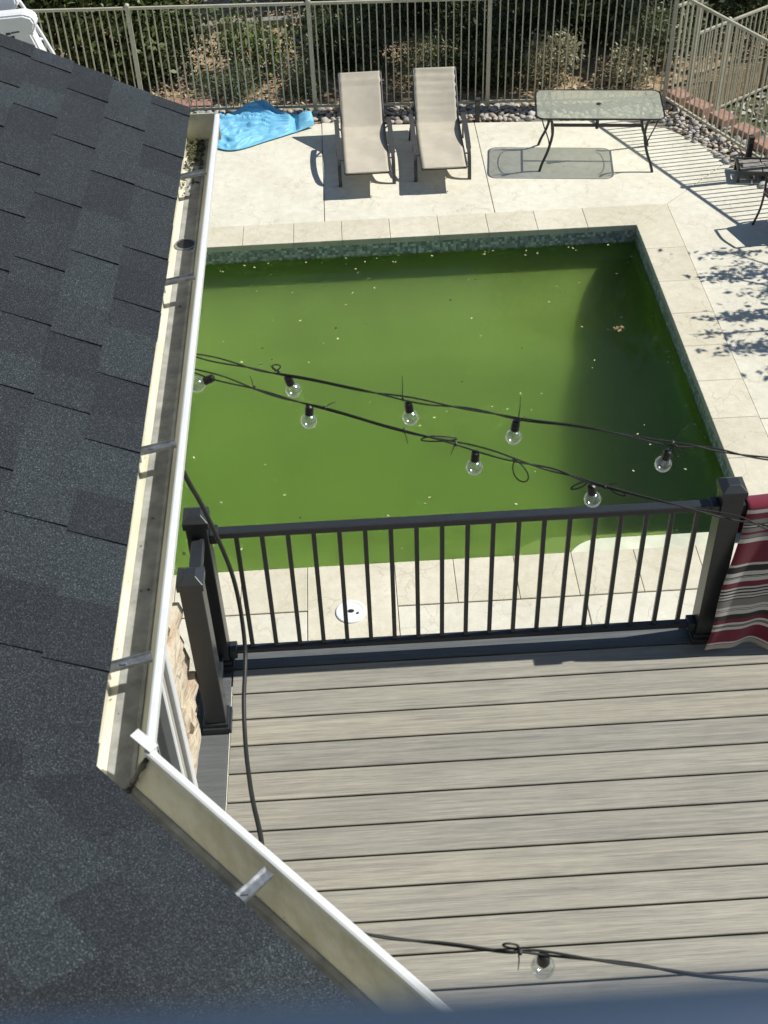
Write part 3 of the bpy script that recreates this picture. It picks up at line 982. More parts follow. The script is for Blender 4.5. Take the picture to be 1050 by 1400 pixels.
while tries < 60000 and len(pts) < 900:
    tries += 1
    if rr.random() < 0.62: x, y = rr.uniform(-3.0, 4.3), rr.uniform(15.5, 16.5)
    else: x, y = rr.uniform(4.1, 6.0), rr.uniform(12.4, 16.0)
    if not in_bed(x, y): continue
    if -2.1 < x < -0.40 and y < 16.02 + 0.2 * max(0, 1 - abs(x + 1.12) / 0.5): continue
    d = rr.choice((rr.uniform(0.05, 0.08), rr.uniform(0.075, 0.11), rr.uniform(0.1, 0.15)))
    k = (int(x * 6), int(y * 6))
    if any((x - px) ** 2 + (y - py) ** 2 < (0.40 * (d + pd)) ** 2 * 1.15 for i in (-1, 0, 1) for j in (-1, 0, 1) for px, py, pd in cells.get((k[0] + i, k[1] + j), [])): continue
    cells.setdefault(k, []).append((x, y, d)); pts.append((x, y, d))
pts.sort(key=lambda p: -p[2])
def rock_xf(p):
    x, y, d = p
    s = (d * rr.uniform(0.95, 1.35), d * rr.uniform(0.75, 1.1), d * rr.uniform(0.6, 0.8))
    return (x, y, -0.02 + rr.uniform(0, 0.03)), (rr.uniform(-.3, .3), rr.uniform(-.3, .3), rr.uniform(0, 6.3)), s
for p in pts[:295]:
    l, r, s = rock_xf(p)
    link('river_rock', rr.choice(rock_me), rock_bed, l, r, s)
rest = MB()
ico = rock_me[0]
iv = [v.co.copy() for v in ico.vertices]; ifc = [tuple(pp.vertices) for pp in ico.polygons]
for p in pts[295:]:
    l, r, s = rock_xf(p)
    mt = Matrix.LocRotScale(Vector(l), __import__('mathutils').Euler(r), Vector(s))
    rest.add([mt @ q for q in iv], ifc)
if rest.v:
    tag(rest.build('small_rocks', M['rock'], rock_bed, smooth=True, fixn=False), kind='stuff')

# ================================================================== THINGS
# ---------------- deck railing
rail = tag(empty('deck_railing', (0.4, 3.81, DZ)), 'black metal railing with square balusters along the deck edge', 'railing')
RO = Vector((0.4, 3.81, DZ))
def rpost(x, y, top):
    mb = MB(); mb.box(Vector((x, y, DZ + top / 2)) - RO, (0.09, 0.09, top)); p = mb.build('post', M['metal_dark'], rail, bevel=0.003)
    mb = MB(); h = DZ + top - RO.z
    c = Vector((x, y, 0)) - RO
    w = 0.053
    vs = [(c.x + a * w, c.y + b * w, h - 0.012) for a, b in ((-1, -1), (1, -1), (1, 1), (-1, 1))] + [(c.x + a * w, c.y + b * w, h + 0.022) for a, b in ((-1, -1), (1, -1), (1, 1), (-1, 1))] + [(c.x + a * w * .45, c.y + b * w * .45, h + 0.046) for a, b in ((-1, -1), (1, -1), (1, 1), (-1, 1))]
    mb.add(vs, [(0, 1, 2, 3), (8, 9, 10, 11)] + [(i + k, (i + 1) % 4 + k, (i + 1) % 4 + 4 + k, i + 4 + k) for k in (0, 4) for i in range(4)])
    mb.build('post_cap', M['metal_dark'], p, bevel=0.0015)
    mb = MB(); mb.box((c.x, c.y, DZ + 0.018 - RO.z), (0.125, 0.125, 0.034)); mb.box((c.x, c.y, DZ + 0.045 - RO.z), (0.106, 0.106, 0.024)); mb.build('post_skirt', M['metal_dark'], p, bevel=0.003)
XA, YA, XC, YB = -0.692, 3.812, 1.537, 3.462
rpost(XA, YA, 0.905); rpost(XC, YA, 0.905); rpost(XA, YB, 0.905); rpost(4.05, YA, 0.905)
def rbar(name, a, b, w, h):
    mb = MB(); mb.bar(Vector(a) - RO, Vector(b) - RO, w, h); return mb.build(name, M['metal_dark'], rail, bevel=0.004)
for xa, xb in ((XA + 0.045, XC - 0.045), (XC + 0.045, 4.005)):
    rbar('top_rail', (xa, YA, DZ + 0.822), (xb, YA, DZ + 0.822), 0.046, 0.034)
    rbar('bottom_rail', (xa, YA, DZ + 0.085), (xb, YA, DZ + 0.085), 0.034, 0.030)
    for x in (xa + 0.018, xb - 0.018):
        for z in (0.815, 0.082):
            rbar('rail_bracket', (x - 0.018, YA, DZ + z), (x + 0.018, YA, DZ + z), 0.064, 0.056)
rbar('top_rail', (XA, YB + 0.045, DZ + 0.82), (XA, YA - 0.045, DZ + 0.82), 0.052, 0.042)
rbar('bottom_rail', (XA, YB + 0.045, DZ + 0.085), (XA, YA - 0.045, DZ + 0.085), 0.040, 0.034)
bal = MB(); bal.box((0, 0, 0), (0.019, 0.019, 0.70)); bal_me = bal.mesh('baluster', M['metal_dark'], bevel=0.002)
for k in range(19):
    link('baluster', bal_me, rail, Vector((-0.539 + 0.1083 * k, YA, DZ + 0.45)) - RO)
for k in range(21):
    link('baluster', bal_me, rail, Vector((XC + 0.15 + 0.1083 * k, YA, DZ + 0.45)) - RO)
for y in (3.58, 3.69):
    link('baluster', bal_me, rail, Vector((XA, y, DZ + 0.45)) - RO)

# ---------------- striped blanket on the railing
t = NT('striped_woven_blanket')
uv = t.n('UVMap'); sp = t.n('SeparateXYZ'); t.l(uv.outputs[0], sp.inputs[0])
MA, BK, WH, GR, TN = (0.165, 0.007, 0.026), (0.018, 0.014, 0.012), (0.62, 0.58, 0.53), (0.24, 0.22, 0.20), (0.40, 0.35, 0.30)
st_ = [(0, MA), (.02, WH), (.045, MA), (.085, GR), (.115, BK), (.122, WH), (.13, BK), (.137, GR), (.165, MA), (.18, GR), (.205, BK), (.21, WH), (.235, MA), (.385, WH), (.40, BK), (.445, WH), (.472, BK), (.477, WH), (.482, BK), (.487, WH), (.512, MA), (.552, WH), (.565, BK), (.575, WH), (.588, BK), (.60, WH), (.612, BK), (.62, WH), (.632, BK), (.64, GR), (.69, WH)]
st_b = [(0.69, WH), (.705, BK), (.71, WH), (.717, BK), (.722, WH), (.75, BK), (.785, MA), (.81, WH), (.825, BK), (.83, GR), (.838, BK), (.843, WH), (.86, MA), (.95, WH), (.962, BK), (.968, TN), (.972, TN)]
a = t.ramp(sp.outputs['Y'], st_, 'CONSTANT'); b = t.ramp(sp.outputs['Y'], st_b, 'CONSTANT')
gt = t.math('GREATER_THAN', sp.outputs['Y'], 0.69)
c = t.mix(gt, a, b)
c = t.mix(0.35, c, t.ramp(t.noise(t.coord('UV', (260, 420, 1)), 1.0, 2, 0.5), [(0.35, (0.55, 0.55, 0.55)), (0.6, (1, 1, 1))]), 'MULTIPLY')
t.color(c).rough(0.9)
t.p.inputs['Sheen Weight'].default_value = 0.2
M['blanket'] = t.m
NU, NV = 90, 70
bv = []; buv = []
for j in range(NV + 1):
    s = j / NV
    for i in range(NU + 1):
        u = i / NU
        if s < 0.14:                       # back side and over the rail
            q = s / 0.14
            zz = 0.62 + 0.225 * min(1, q / 0.75) if q < 0.75 else 0.848
            yy = 0.036 if q < 0.75 else 0.036 - 0.075 * (q - 0.75) / 0.25
            vv = 0.0
            d = 0
        else:
            d = (s - 0.14) / 0.86
            zz = 0.848 - d * 0.815
            yy = -0.039 - 0.045 * d
            vv = d
        fold = math.sin(u * 21 + 0.6 + 0.9 * math.sin(u * 7)) * 0.5 + math.sin(u * 43 + 2.0 * d + 1.0) * 0.25
        am = 0.006 + 0.042 * d
        x = 1.605 - 0.095 * d * (1 - u) ** 2 + u * 1.1 + 0.012 * math.sin(d * 9 + u * 5) * d
        bv.append((x, YA + yy - am * (0.6 + fold), DZ + zz + 0.012 * math.sin(u * 15 + 1) * d))
        buv.append((u, vv))
bf = [(j * (NU + 1) + i, j * (NU + 1) + i + 1, (j + 1) * (NU + 1) + i + 1, (j + 1) * (NU + 1) + i) for j in range(NV) for i in range(NU)]
me = bpy.data.meshes.new('striped_blanket'); me.from_pydata(bv, [], bf)
ul = me.uv_layers.new(name='UVMap')
for lp in me.loops: ul.data[lp.index].uv = buv[lp.vertex_index]
for p in me.polygons: p.use_smooth = True
me.materials.append(M['blanket'])
bl = link('striped_blanket', me)
sm = bl.modifiers.new('thickness', 'SOLIDIFY'); sm.thickness = 0.004
tag(bl, 'maroon, black and white striped blanket hung over the deck railing', 'blanket')

# ---------------- string lights
def spline(pts, n=10):
    pts = [Vector(p) for p in pts]; out = []
    P = [pts[0] * 2 - pts[1]] + pts + [pts[-1] * 2 - pts[-2]]
    for i in range(1, len(P) - 2):
        for k in range(n):
            u = k / n
            p0, p1, p2, p3 = P[i - 1], P[i], P[i + 1], P[i + 2]
            out.append(0.5 * ((2 * p1) + (p2 - p0) * u + (2 * p0 - 5 * p1 + 4 * p2 - p3) * u * u + (3 * p1 - p0 - 3 * p2 + p3) * u ** 3))
    out.append(pts[-1]); return out
bulb_prof = []
BR = 0.0235
for k in range(15):
    a = -math.pi / 2 + k / 14 * math.pi * 0.90
    bulb_prof.append((max(BR * math.cos(a), 0.0008), BR * math.sin(a)))
bulb_prof.append((0.0085, BR * 1.06)); bulb_prof.append((0.0085, BR * 1.35))
bm_ = MB(); bm_.lathe(bulb_prof, 20); bulb_me = bm_.mesh('bulb', M['bulb'], smooth=True)
so_ = MB(); so_.lathe([(0.0115, BR * 1.02), (0.0125, BR * 1.06), (0.0115, BR * 1.6), (0.0125, BR * 1.65), (0.0105, BR * 2.25), (0.004, BR * 2.4)], 14); sock_me = so_.mesh('socket', M['socket'], smooth=False)
fi_ = MB(); fi_.tube([(0.002, 0, 0.024), (0.004, 0, 0.006), (0.001, 0, -0.012)], 0.0011, 5); fi_.tube([(-0.003, 0, 0.024), (-0.004, 0, 0.004), (0.001, 0, -0.012)], 0.0009, 5); fil_me = fi_.mesh('filament', M['filament'])
def string_light(pts, bulbs, ties, label, loops=(), r=0.0024, seed=1, phase=0.0, sep=0.007):
    rs = random.Random(seed)
    o = Vector(pts[0])
    root = tag(empty('string_light', o), label, 'string lights', 'strings of clear globe lights')
    c = spline([Vector(p) - o for p in pts], 12)
    for w_ in range(2):
        q = []
        for i, p in enumerate(c):
            a = i * 0.21 + phase + w_ * math.pi
            k = sep * (0.45 + 0.55 * math.sin(i * 0.13 + 1.3 * w_ + phase))
            q.append(p + Vector((0, math.cos(a) * k, math.sin(a) * k - (0.006 * math.sin(i * 0.07 + phase) if w_ else 0))))
        mb = MB(); mb.tube(q, r, 6); mb.build('wire', M['cable'], root, smooth=True)
    def at(u):
        x = u * (len(c) - 1); i = min(int(x), len(c) - 2)
        return c[i].lerp(c[i + 1], x - i)
    for u, tx, ty, ln in bulbs:
        p = at(u)
        # bulb hangs below its socket; tilt leans it sideways
        rot = Matrix.Rotation(tx, 3, 'Y') @ Matrix.Rotation(ty, 3, 'X')
        top = p + Vector((0, 0, -0.004))
        lead = rot @ Vector((0, 0, -1))
        d = ln + BR * 2.4
        org = top + lead * d
        e = rot.to_euler()
        s = link('socket', sock_me, root, org, e)
        b = link('bulb', bulb_me, root, org, e)
        link('filament', fil_me, b)
        if ln > 0.004:
            mb = MB(); mb.tube(spline([top, top + lead * ln * 0.5 + Vector((0.006, 0, 0.002)), top + lead * (ln + 0.006)], 5), r * 0.8, 6); mb.build('lead', M['cable'], root, smooth=True)
    for u, dx, dy, dz in ties:
        p = at(u)
        mb = MB(); mb.tube([p + Vector((-0.003, 0, 0)), p + Vector((dx * .5, dy * .5, dz * .5 + 0.004)), p + Vector((dx, dy, dz))], [0.0016, 0.0014, 0.0008], 5)
        mb.lathe([(0.006, -0.003), (0.0068, 0), (0.006, 0.003)], 8, Matrix.Translation(p) @ Matrix.Rotation(math.pi / 2, 4, 'Y'))
        mb.build('cable_tie', M['cable'], root)
    for u, w_, h_, lean in loops:
        p = at(u)
        q = []
        for k in range(19):
            a = k / 18 * 2 * math.pi
            q.append(p + Vector((w_ * 0.5 * math.sin(a) * (0.4 + 0.6 * math.sin(a / 2)) + lean * (1 - math.cos(a)) / 2 + 0.012 * (k / 18), 0.004, -h_ * (1 - math.cos(a)) / 2)))
        mb = MB(); mb.tube(q, r * 0.85, 6); mb.build('wire_loop', M['cable'], root, smooth=True)
    return root
S1 = [(-0.476, 3.026, 5.369), (-0.328, 2.964, 5.364), (-0.206, 2.925, 5.354), (-0.036, 2.861, 5.348), (0.127, 2.803, 5.334), (0.288, 2.752, 5.327), (0.438, 2.701, 5.32), (0.62, 2.644, 5.322), (0.841, 2.567, 5.317), (0.957, 2.535, 5.315), (1.102, 2.485, 5.309), (1.348, 2.411, 5.323), (2.4, 2.1, 5.40), (3.8, 1.75, 5.60)]
S2 = [(-0.47, 2.946, 5.371), (-0.305, 2.865, 5.361), (-0.13, 2.783, 5.35), (0.08, 2.691, 5.33), (0.304, 2.599, 5.309), (0.483, 2.523, 5.29), (0.594, 2.471, 5.281), (0.775, 2.396, 5.264), (0.953, 2.332, 5.257), (1.056, 2.283, 5.251), (1.291, 2.193, 5.247), (2.4, 1.9, 5.36), (3.8, 1.72, 5.60)]
S3 = [(-0.10, 1.20, 5.35), (-0.033, 1.178, 5.342), (0.095, 1.161, 5.327), (0.216, 1.139, 5.32), (0.276, 1.133, 5.316), (0.429, 1.107, 5.305), (0.56, 1.082, 5.296), (0.707, 1.066, 5.283), (0.886, 1.038, 5.287), (2.2, 1.15, 5.33), (3.8, 1.66, 5.60)]
k1, k2, k3 = len(S1) - 1, len(S2) - 1, len(S3) - 1
string_light(S1, [(2.05 / k1, -0.25, 0.1, 0.004), (4.1 / k1, -0.1, 0.0, 0.004), (6.0 / k1, 0.1, 0.0, 0.002), (8.0 / k1, 0.12, 0.15, 0.026)],
             [(1.9 / k1, -0.025, 0.01, 0.02), (4.02 / k1, 0.0, 0.03, 0.06), (6.05 / k1, 0.004, 0.03, 0.06), (8.02 / k1, 0.045, 0.03, 0.035)],
             'upper string of clear globe bulbs crossing the pool, farther from the deck railing', [(1.8 / k1, 0.035, -0.022, 0.0), (8.0 / k1, 0.03, 0.06, 0.025)], seed=2)
string_light(S2, [(0.40 / k2, 1.15, 0.0, 0.0), (1.98 / k2, 0.1, 0.0, 0.002), (4.05 / k2, 0.05, 0.0, 0.002), (6.1 / k2, -0.15, 0.1, 0.004), (9.75 / k2, 0.0, 0.0, 0.004)],
             [(1.1 / k2, -0.012, 0.02, 0.03), (3.2 / k2, 0.008, -0.01, -0.04), (3.8 / k2, -0.015, -0.01, -0.03), (2.2 / k2, 0.03, 0.01, 0.01), (6.3 / k2, 0.03, 0.0, 0.01)],
             'lower string of clear globe bulbs sagging to just above the deck railing', [(4.55 / k2, 0.05, 0.085, 0.03), (3.5 / k2, 0.12, 0.02, 0.03), (6.0 / k2, 0.04, 0.03, -0.035), (6.3 / k2, 0.03, 0.04, 0.05)], seed=3, sep=0.009)
string_light(S3, [(4.1 / k3, -0.05, 0.1, 0.0)], [(3.5 / k3, -0.005, -0.02, -0.03)],
             'string light with one clear bulb low over the near deck boards', [(3.25 / k3, 0.035, -0.025, -0.02)], seed=4, r=0.0027, sep=0.004)
mb = MB(); mb.box((0, 0, 1.3), (0.09, 0.09, 2.6)); mb.box((0, 0, 0.02), (0.2, 0.2, 0.04))
pole = mb.build('light_pole', M['bark'], bevel=0.004); pole.location = (3.83, 1.72, DZ)
tag(pole, 'wooden pole on the deck that the string lights hang from, out of view', 'pole')

# ---------------- black cable
cab = spline([(-0.475, 2.515, 5.39), (-0.462, 2.535, 5.30), (-0.436, 2.578, 5.136), (-0.394, 2.600, 4.856), (-0.382, 2.535, 4.636), (-0.385, 2.36, 4.584), (-0.376, 2.204, 4.572), (-0.352, 2.03, 4.64), (-0.330, 1.90, 4.73), (-0.288, 1.674, 4.886), (-0.27, 1.45, 5.05), (-0.30, 1.25, 5.25)], 10)
mb = MB(); mb.tube([Vector(p) - Vector(cab[0]) for p in cab], 0.0066, 10)
o = mb.build('hanging_cable', M['cable'], smooth=True); o.location = cab[0]
tag(o, 'thick black cable drooping from the eaves across the railing end', 'cable')

# ---------------- skimmer lid
lid = tag(empty('skimmer_lid', (-0.146, 6.915, 0.008)), 'round white skimmer lid set in the tan coping', 'lid')
mb = MB(); mb.lathe([(0.118, 0.0), (0.124, 0.001), (0.124, 0.010), (0.118, 0.014), (0.100, 0.0145), (0.098, 0.0125), (0.02, 0.0130)], 40); mb.build('cover', M['white'], lid)
mb = MB(); mb.lathe([(0.026, 0.013), (0.026, 0.016), (0.020, 0.0175)], 24, Matrix.Diagonal((1.0, 0.72, 1, 1))); mb.build('emblem', M['black_plastic'], lid)
for a, sx in ((2.6, 0.052), (-0.5, 0.055)):
    mb = MB(); mb.box((math.cos(a) * sx * 1.1, math.sin(a) * sx, 0.0142), (0.022, 0.017, 0.004), Matrix.Rotation(0.5, 3, 'Z')); mb.build('finger_hole', M['black_plastic'], lid)

# ---------------- floating leaf litter
n = 300
px = rng.uniform(PX0 + 0.3, PX1 - 0.15, n); py = rng.uniform(PY0 + 0.35, PY1 - 0.1, n)
c = np.stack([px, py, np.full(n, WZ + 0.004)], 1)[:105]
k_ = 46
c = np.concatenate([c, np.stack([rng.uniform(PX0, PX1 - 0.1, k_), PY1 - 0.03 - np.abs(rng.normal(0, 0.10, k_)), np.full(k_, WZ + 0.004)], 1), np.stack([PX1 - 0.02 - np.abs(rng.normal(0, 0.07, 26)), rng.uniform(PY0 + 0.6, PY1, 26), np.full(26, WZ + 0.004)], 1)])
v, f = leaves(c, 0.024, rng, 0.6, 0.97)
v[:, 2] = WZ + 0.002 + np.abs(v[:, 2] - WZ - 0.002) * 0.3
tag(link('floating_flecks', raw_mesh('floating_flecks', v, f, M['fleck'])), 'pale flecks of leaf litter floating on the green pool water', 'leaf litter', kind='stuff')
c = np.stack([px, py, np.full(n, WZ + 0.004)], 1)[170:195]
v, f = leaves(c, 0.034, rng, 0.7, 0.97)
v[:, 2] = WZ + 0.002 + np.abs(v[:, 2] - WZ - 0.002) * 0.3
tag(link('dark_flecks', raw_mesh('dark_flecks', v, f, M['fleck_dark'])), 'dark specks of debris floating on the green pool water', 'leaf litter', kind='stuff')
n = 18
c = np.stack([rng.normal(0, 0.032, n), rng.normal(0, 0.025, n), np.abs(rng.normal(0, 0.01, n))], 1)
v, f = leaves(c, 0.04, rng, 0.5, 0.7)
v[:, 2] = np.abs(v[:, 2])
o = link('dead_leaf_clump', raw_mesh('dead_leaf_clump', v, f, M['leaf_dead']), None, (2.82, 10.98, WZ + 0.003))
tag(o, 'small clump of dead brown leaves floating in the shaded part of the pool', 'leaf clump', kind='stuff')

# ---------------- sun loungers
def lounger(wrinkled):
    root = empty('sun_lounger', (0, 0, 0))
    W = 0.262
    path = [(-0.70, 0.315), (-0.685, 0.335), (-0.45, 0.325), (-0.1, 0.305), (0.25, 0.30), (0.48, 0.315), (0.555, 0.345), (0.70, 0.475), (0.88, 0.645), (1.02, 0.775), (1.05, 0.80), (1.062, 0.795)]
    q = [Vector((0, y, z)) for y, z in path]
    q = spline(q, 6)
    nseg = len(q); NW = 14
    vs = []
    for j, p in enumerate(q):
        d = (q[min(j + 1, nseg - 1)] - q[max(j - 1, 0)]).normalized()
        nr = Vector((0, -d.z, d.y))
        for i in range(NW + 1):
            u = i / NW * 2 - 1
            sag = -0.016 * (1 - u * u) * min(1, (1.06 - p.y) * 6, (p.y + 0.70) * 6)
            wr = 0
            if wrinkled and p.y > 0.62:
                wr = 0.009 * math.sin((p.y * 1.38) * 58 + 0.5 * math.sin(u * 2)) * (0.4 + 0.6 * abs(math.sin(p.y * 9))) * (1 - 0.3 * abs(u))
            elif not wrinkled and p.y > 0.9:
                wr = 0.008 * math.sin(p.y * 60) * math.exp(-((p.y - 0.95) / 0.04) ** 2)
            if p.y < 0.4: wr += 0.004 * math.sin(u * 3 + p.y * 7)
            vs.append(p + Vector((u * W, 0, 0)) + nr * (sag + wr))
    fs = [(j * (NW + 1) + i, j * (NW + 1) + i + 1, (j + 1) * (NW + 1) + i + 1, (j + 1) * (NW + 1) + i) for j in range(nseg - 1) for i in range(NW)]
    mb = MB(); mb.add(vs, fs)
    sl = mb.build('sling', M['sling'], root, smooth=True)
    sm = sl.modifiers.new('thickness', 'SOLIDIFY'); sm.thickness = 0.004
    for s in (-1, 1):
        mb = MB(); mb.tube([(s * (W + 0.008), y, z - 0.006) for y, z in path[:7]], 0.013, 8); mb.build('seat_rail', M['lounger_metal'], root, smooth=True)
        mb = MB(); mb.tube([(s * (W + 0.006), y, z - 0.006) for y, z in path[6:]], 0.012, 8); mb.build('back_rail', M['lounger_metal'], root, smooth=True)
        X = s * 0.330
        arm = spline([(X, 0.62, 0.34), (X, 0.585, 0.385), (X, 0.3, 0.405), (X, 0.0, 0.385), (X, -0.24, 0.335)], 6)
        mb = MB()
        for a_, b_ in zip(arm, arm[1:]): mb.bar(a_, b_ + (b_ - a_) * 0.15, 0.058, 0.024)
        mb.build('armrest', M['lounger_metal'], root)
        leg = spline([(X, -0.2, 0.345), (X, -0.31, 0.29), (X, -0.37, 0.16), (X, -0.40, 0.0)], 6)
        mb = MB()
        for a_, b_ in zip(leg, leg[1:]): mb.bar(a_, b_, 0.042, 0.042)
        mb.build('front_leg', M['lounger_metal'], root)
        leg = spline([(X, 0.38, 0.39), (X, 0.52, 0.30), (X * 1.03, 0.66, 0.15), (X * 1.05, 0.70, 0.0)], 6)
        mb = MB(); mb.tube(leg, 0.013, 8); mb.build('rear_leg', M['lounger_metal'], root, smooth=True)
        mb = MB(); mb.tube([(s * (W + 0.01), 0.45, 0.31), (X, 0.43, 0.375)], 0.010, 8); mb.build('hinge_pin', M['lounger_metal'], root)
        mb = MB(); mb.tube([(X, -0.30, 0.29), (s * (W + 0.008), -0.34, 0.315)], 0.010, 8); mb.build('strut', M['lounger_metal'], root)
    for y, z in ((-0.66, 0.292), (-0.15, 0.262), (0.40, 0.275), (1.045, 0.78)):
        mb = MB(); mb.tube([(-W - 0.008, y, z - 0.006), (W + 0.008, y, z - 0.006)], 0.011, 8); mb.build('crossbar', M['lounger_metal'], root, smooth=True)
    return root
lo1 = lounger(False); lo1.location = (0.272, 14.42, 0.001); lo1.rotation_euler.z = R_(0.5)
tag(lo1, 'taupe sling sun lounger with a smooth back, beside the blue cloth', 'sun lounger', 'sun loungers by the pool')
lo2 = lounger(True); lo2.location = (1.208, 14.44, 0.001); lo2.rotation_euler.z = R_(-0.5)
tag(lo2, 'taupe sling sun lounger with a wrinkled back, nearer the glass table', 'sun lounger', 'sun loungers by the pool')

# ---------------- glass table
tab = tag(empty('patio_table', (3.14, 14.40, 0.0), R_(-7.0)), 'rectangular glass patio table with black curved metal legs', 'table')
def rrect(w, d, r, n=6):
    pts = []
    for cx_, cy_, a0 in ((w / 2 - r, d / 2 - r, 0), (-w / 2 + r, d / 2 - r, 90), (-w / 2 + r, -d / 2 + r, 180), (w / 2 - r, -d / 2 + r, 270)):
        for k in range(n + 1):
            a = R_(a0 + 90 * k / n); pts.append((cx_ + r * math.cos(a), cy_ + r * math.sin(a)))
    return pts
TW, TD = 1.53, 0.80
mb = MB(); mb.prism(rrect(TW - 0.03, TD - 0.03, 0.10), 0.708, 0.714); mb.build('glass_top', M['glass_top'], tab)
rim = rrect(TW, TD, 0.11)
mb = MB(); loop = [Vector((x, y, 0.708)) for x, y in rim]; mb.tube(loop + [loop[0], loop[1]], 0.010, 8, False); mb.build('rim', M['table_metal'], tab, smooth=True)
for sx in (-1, 1):
    for sy in (-1, 1):
        leg = spline([(sx * 0.60, sy * 0.345, 0.70), (sx * 0.565, sy * 0.31, 0.60), (sx * 0.555, sy * 0.295, 0.45), (sx * 0.60, sy * 0.31, 0.25), (sx * 0.66, sy * 0.335, 0.10), (sx * 0.69, sy * 0.35, 0.0)], 6)
        mb = MB(); mb.tube(leg, 0.017, 8); mb.build('leg', M['table_metal'], tab, smooth=True)
        br = spline([(sx * 0.70, sy * 0.33, 0.70), (sx * 0.665, sy * 0.32, 0.58), (sx * 0.60, sy * 0.31, 0.40), (sx * 0.585, sy * 0.305, 0.28)], 5)
        mb = MB(); mb.tube(br, 0.008, 6); mb.build('brace', M['table_metal'], tab, smooth=True)
    arc = [(sx * (0.56 + 0.10 * math.cos(k / 8 * math.pi - math.pi / 2)), 0.30 * math.sin(k / 8 * math.pi - math.pi / 2), 0.69) for k in range(9)]
    mb = MB(); mb.tube(arc, 0.006, 8); mb.build('top_brace', M['table_metal'], tab, smooth=True)
    mb = MB(); mb.tube([(sx * 0.556, -0.296, 0.44), (sx * 0.556, 0.296, 0.44)], 0.012, 8); mb.build('end_stretcher', M['table_metal'], tab, smooth=True)
mb = MB(); mb.bar((-0.556, 0, 0.44), (0.556, 0, 0.44), 0.03, 0.035); mb.build('long_stretcher', M['table_metal'], tab, bevel=0.004)
mb = MB(); mb.tube([(0, 0, 0.40), (0, 0, 0.70)], 0.021, 12); mb.build('umbrella_tube', M['table_metal'], tab, smooth=True)
mb = MB(); mb.lathe([(0.03, 0.712), (0.033, 0.718), (0.022, 0.724), (0.020, 0.720)], 20); mb.build('umbrella_ring', M['black_plastic'], tab)

# ---------------- blue cloth on the ground
near = spline([(-2.1, 15.42, 0), (-1.75, 15.25, 0), (-1.41, 15.08, 0), (-0.95, 15.31, 0), (-0.62, 15.50, 0), (-0.36, 15.64, 0)], 20)
far = spline([(-2.1, 15.98, 0), (-1.75, 16.02, 0), (-1.4, 16.12, 0), (-1.12, 16.24, 0), (-0.72, 16.00, 0), (-0.40, 15.90, 0)], 20)
NVc = 70
from mathutils import noise as mnz
vs = []
for j in range(NVc + 1):
    b = j / NVc
    for i, (p, q) in enumerate(zip(near, far)):
        r = p.lerp(q, b)
        edge = min(1, b * 9, (1 - b) * 7)
        th = math.atan2(r.y - 15.76, -(r.x + 0.50) + 0.04); ds = math.hypot(r.x + 0.5, r.y - 15.76)
        wob = 0.16 * mnz.noise(Vector((r.x * 2.2, r.y * 2.2, 4))) + 0.05 * mnz.noise(Vector((r.x * 7, r.y * 7, 1)))
        k1_ = 1 - abs(math.sin((th + wob) * 17.0)); k2_ = 1 - abs(math.sin((th + 1.6 * wob) * 37.0 + 1))
        h = 0.022 + 0.035 * max(0, min(1, (r.y - 15.55) * 5)) + edge * min(1, ds * 1.6) * (0.095 * k1_ ** 1.8 * (0.5 + 0.9 * abs(mnz.noise(Vector((r.x * 2, r.y * 3, 7))))) + 0.034 * k2_ ** 2)
        h += edge * 0.014 * mnz.noise(Vector((r.x * 9, r.y * 9, 2)))
        h += 0.13 * max(0, 1 - math.sqrt(((r.x + 1.12) / 0.34) ** 2 + ((r.y - 16.12) / 0.26) ** 2))
        h += 0.07 * math.exp(-((r.x + 0.45) / 0.10) ** 2) * edge
        h -= 0.07 * math.exp(-((r.x + 0.62) / 0.035) ** 2) * edge
        vs.append((r.x, r.y, max(h, 0.012)))
n_ = len(near)
mb = MB(); mb.add(vs, [(j * n_ + i, j * n_ + i + 1, (j + 1) * n_ + i + 1, (j + 1) * n_ + i) for j in range(NVc) for i in range(n_ - 1)])
o = mb.build('blue_cloth', M['blue'], smooth=True)
sm = o.modifiers.new('thickness', 'SOLIDIFY'); sm.thickness = 0.004
tag(o, 'crumpled bright blue cloth lying on the patio by the rocks', 'cloth')

# ---------------- fences
def fence_run(root, ro, p0, p1, posts, ztop, zbot, zg, spacing=0.0985, pick=0.016, skip_first=False):
    p0, p1 = Vector((*p0, 0)), Vector((*p1, 0))
    d = (p1 - p0); L = d.length; d.normalize()
    rz = math.atan2(d.y, d.x)
    for z, h in ((ztop, 0.034), (zbot, 0.030)):
        mb = MB(); mb.bar(p0 + Vector((0, 0, z)) - ro, p1 + Vector((0, 0, z)) - ro, 0.034, h); mb.build('rail', M['fence'], root, bevel=0.002)
    pk = MB(); pk.box((0, 0, 0), (pick, pick, ztop - zbot - 0.002)); pme = pk.mesh('picket', M['fence'])
    for s in posts:
        p = p0 + d * s
        mb = MB(); mb.box((0, 0, (ztop + 0.03 + zg) / 2), (0.052, 0.052, ztop + 0.03 - zg)); o = mb.build('post', M['fence'], root, bevel=0.003)
        o.location = p - Vector((ro.x, ro.y, ro.z)); o.rotation_euler.z = rz
        mb = MB(); mb.lathe([(0.034, 0.0), (0.034, 0.008), (0.028, 0.022), (0.014, 0.032), (0.002, 0.034)], 12, Matrix.Translation((0, 0, ztop + 0.03))); mb.build('post_cap', M['fence'], o, smooth=True)
    k = 0
    s = spacing
    while s < L - spacing * 0.4:
        if not any(abs(s - q) < 0.045 for q in posts):
            link('picket', pme, root, p0 + d * s + Vector((0, 0, (ztop + zbot) / 2)) - ro, (0, 0, rz))
        s += spacing
def fy(x): return 16.09 - 0.057 * x
ro = Vector((-0.34, fy(-0.34), 0))
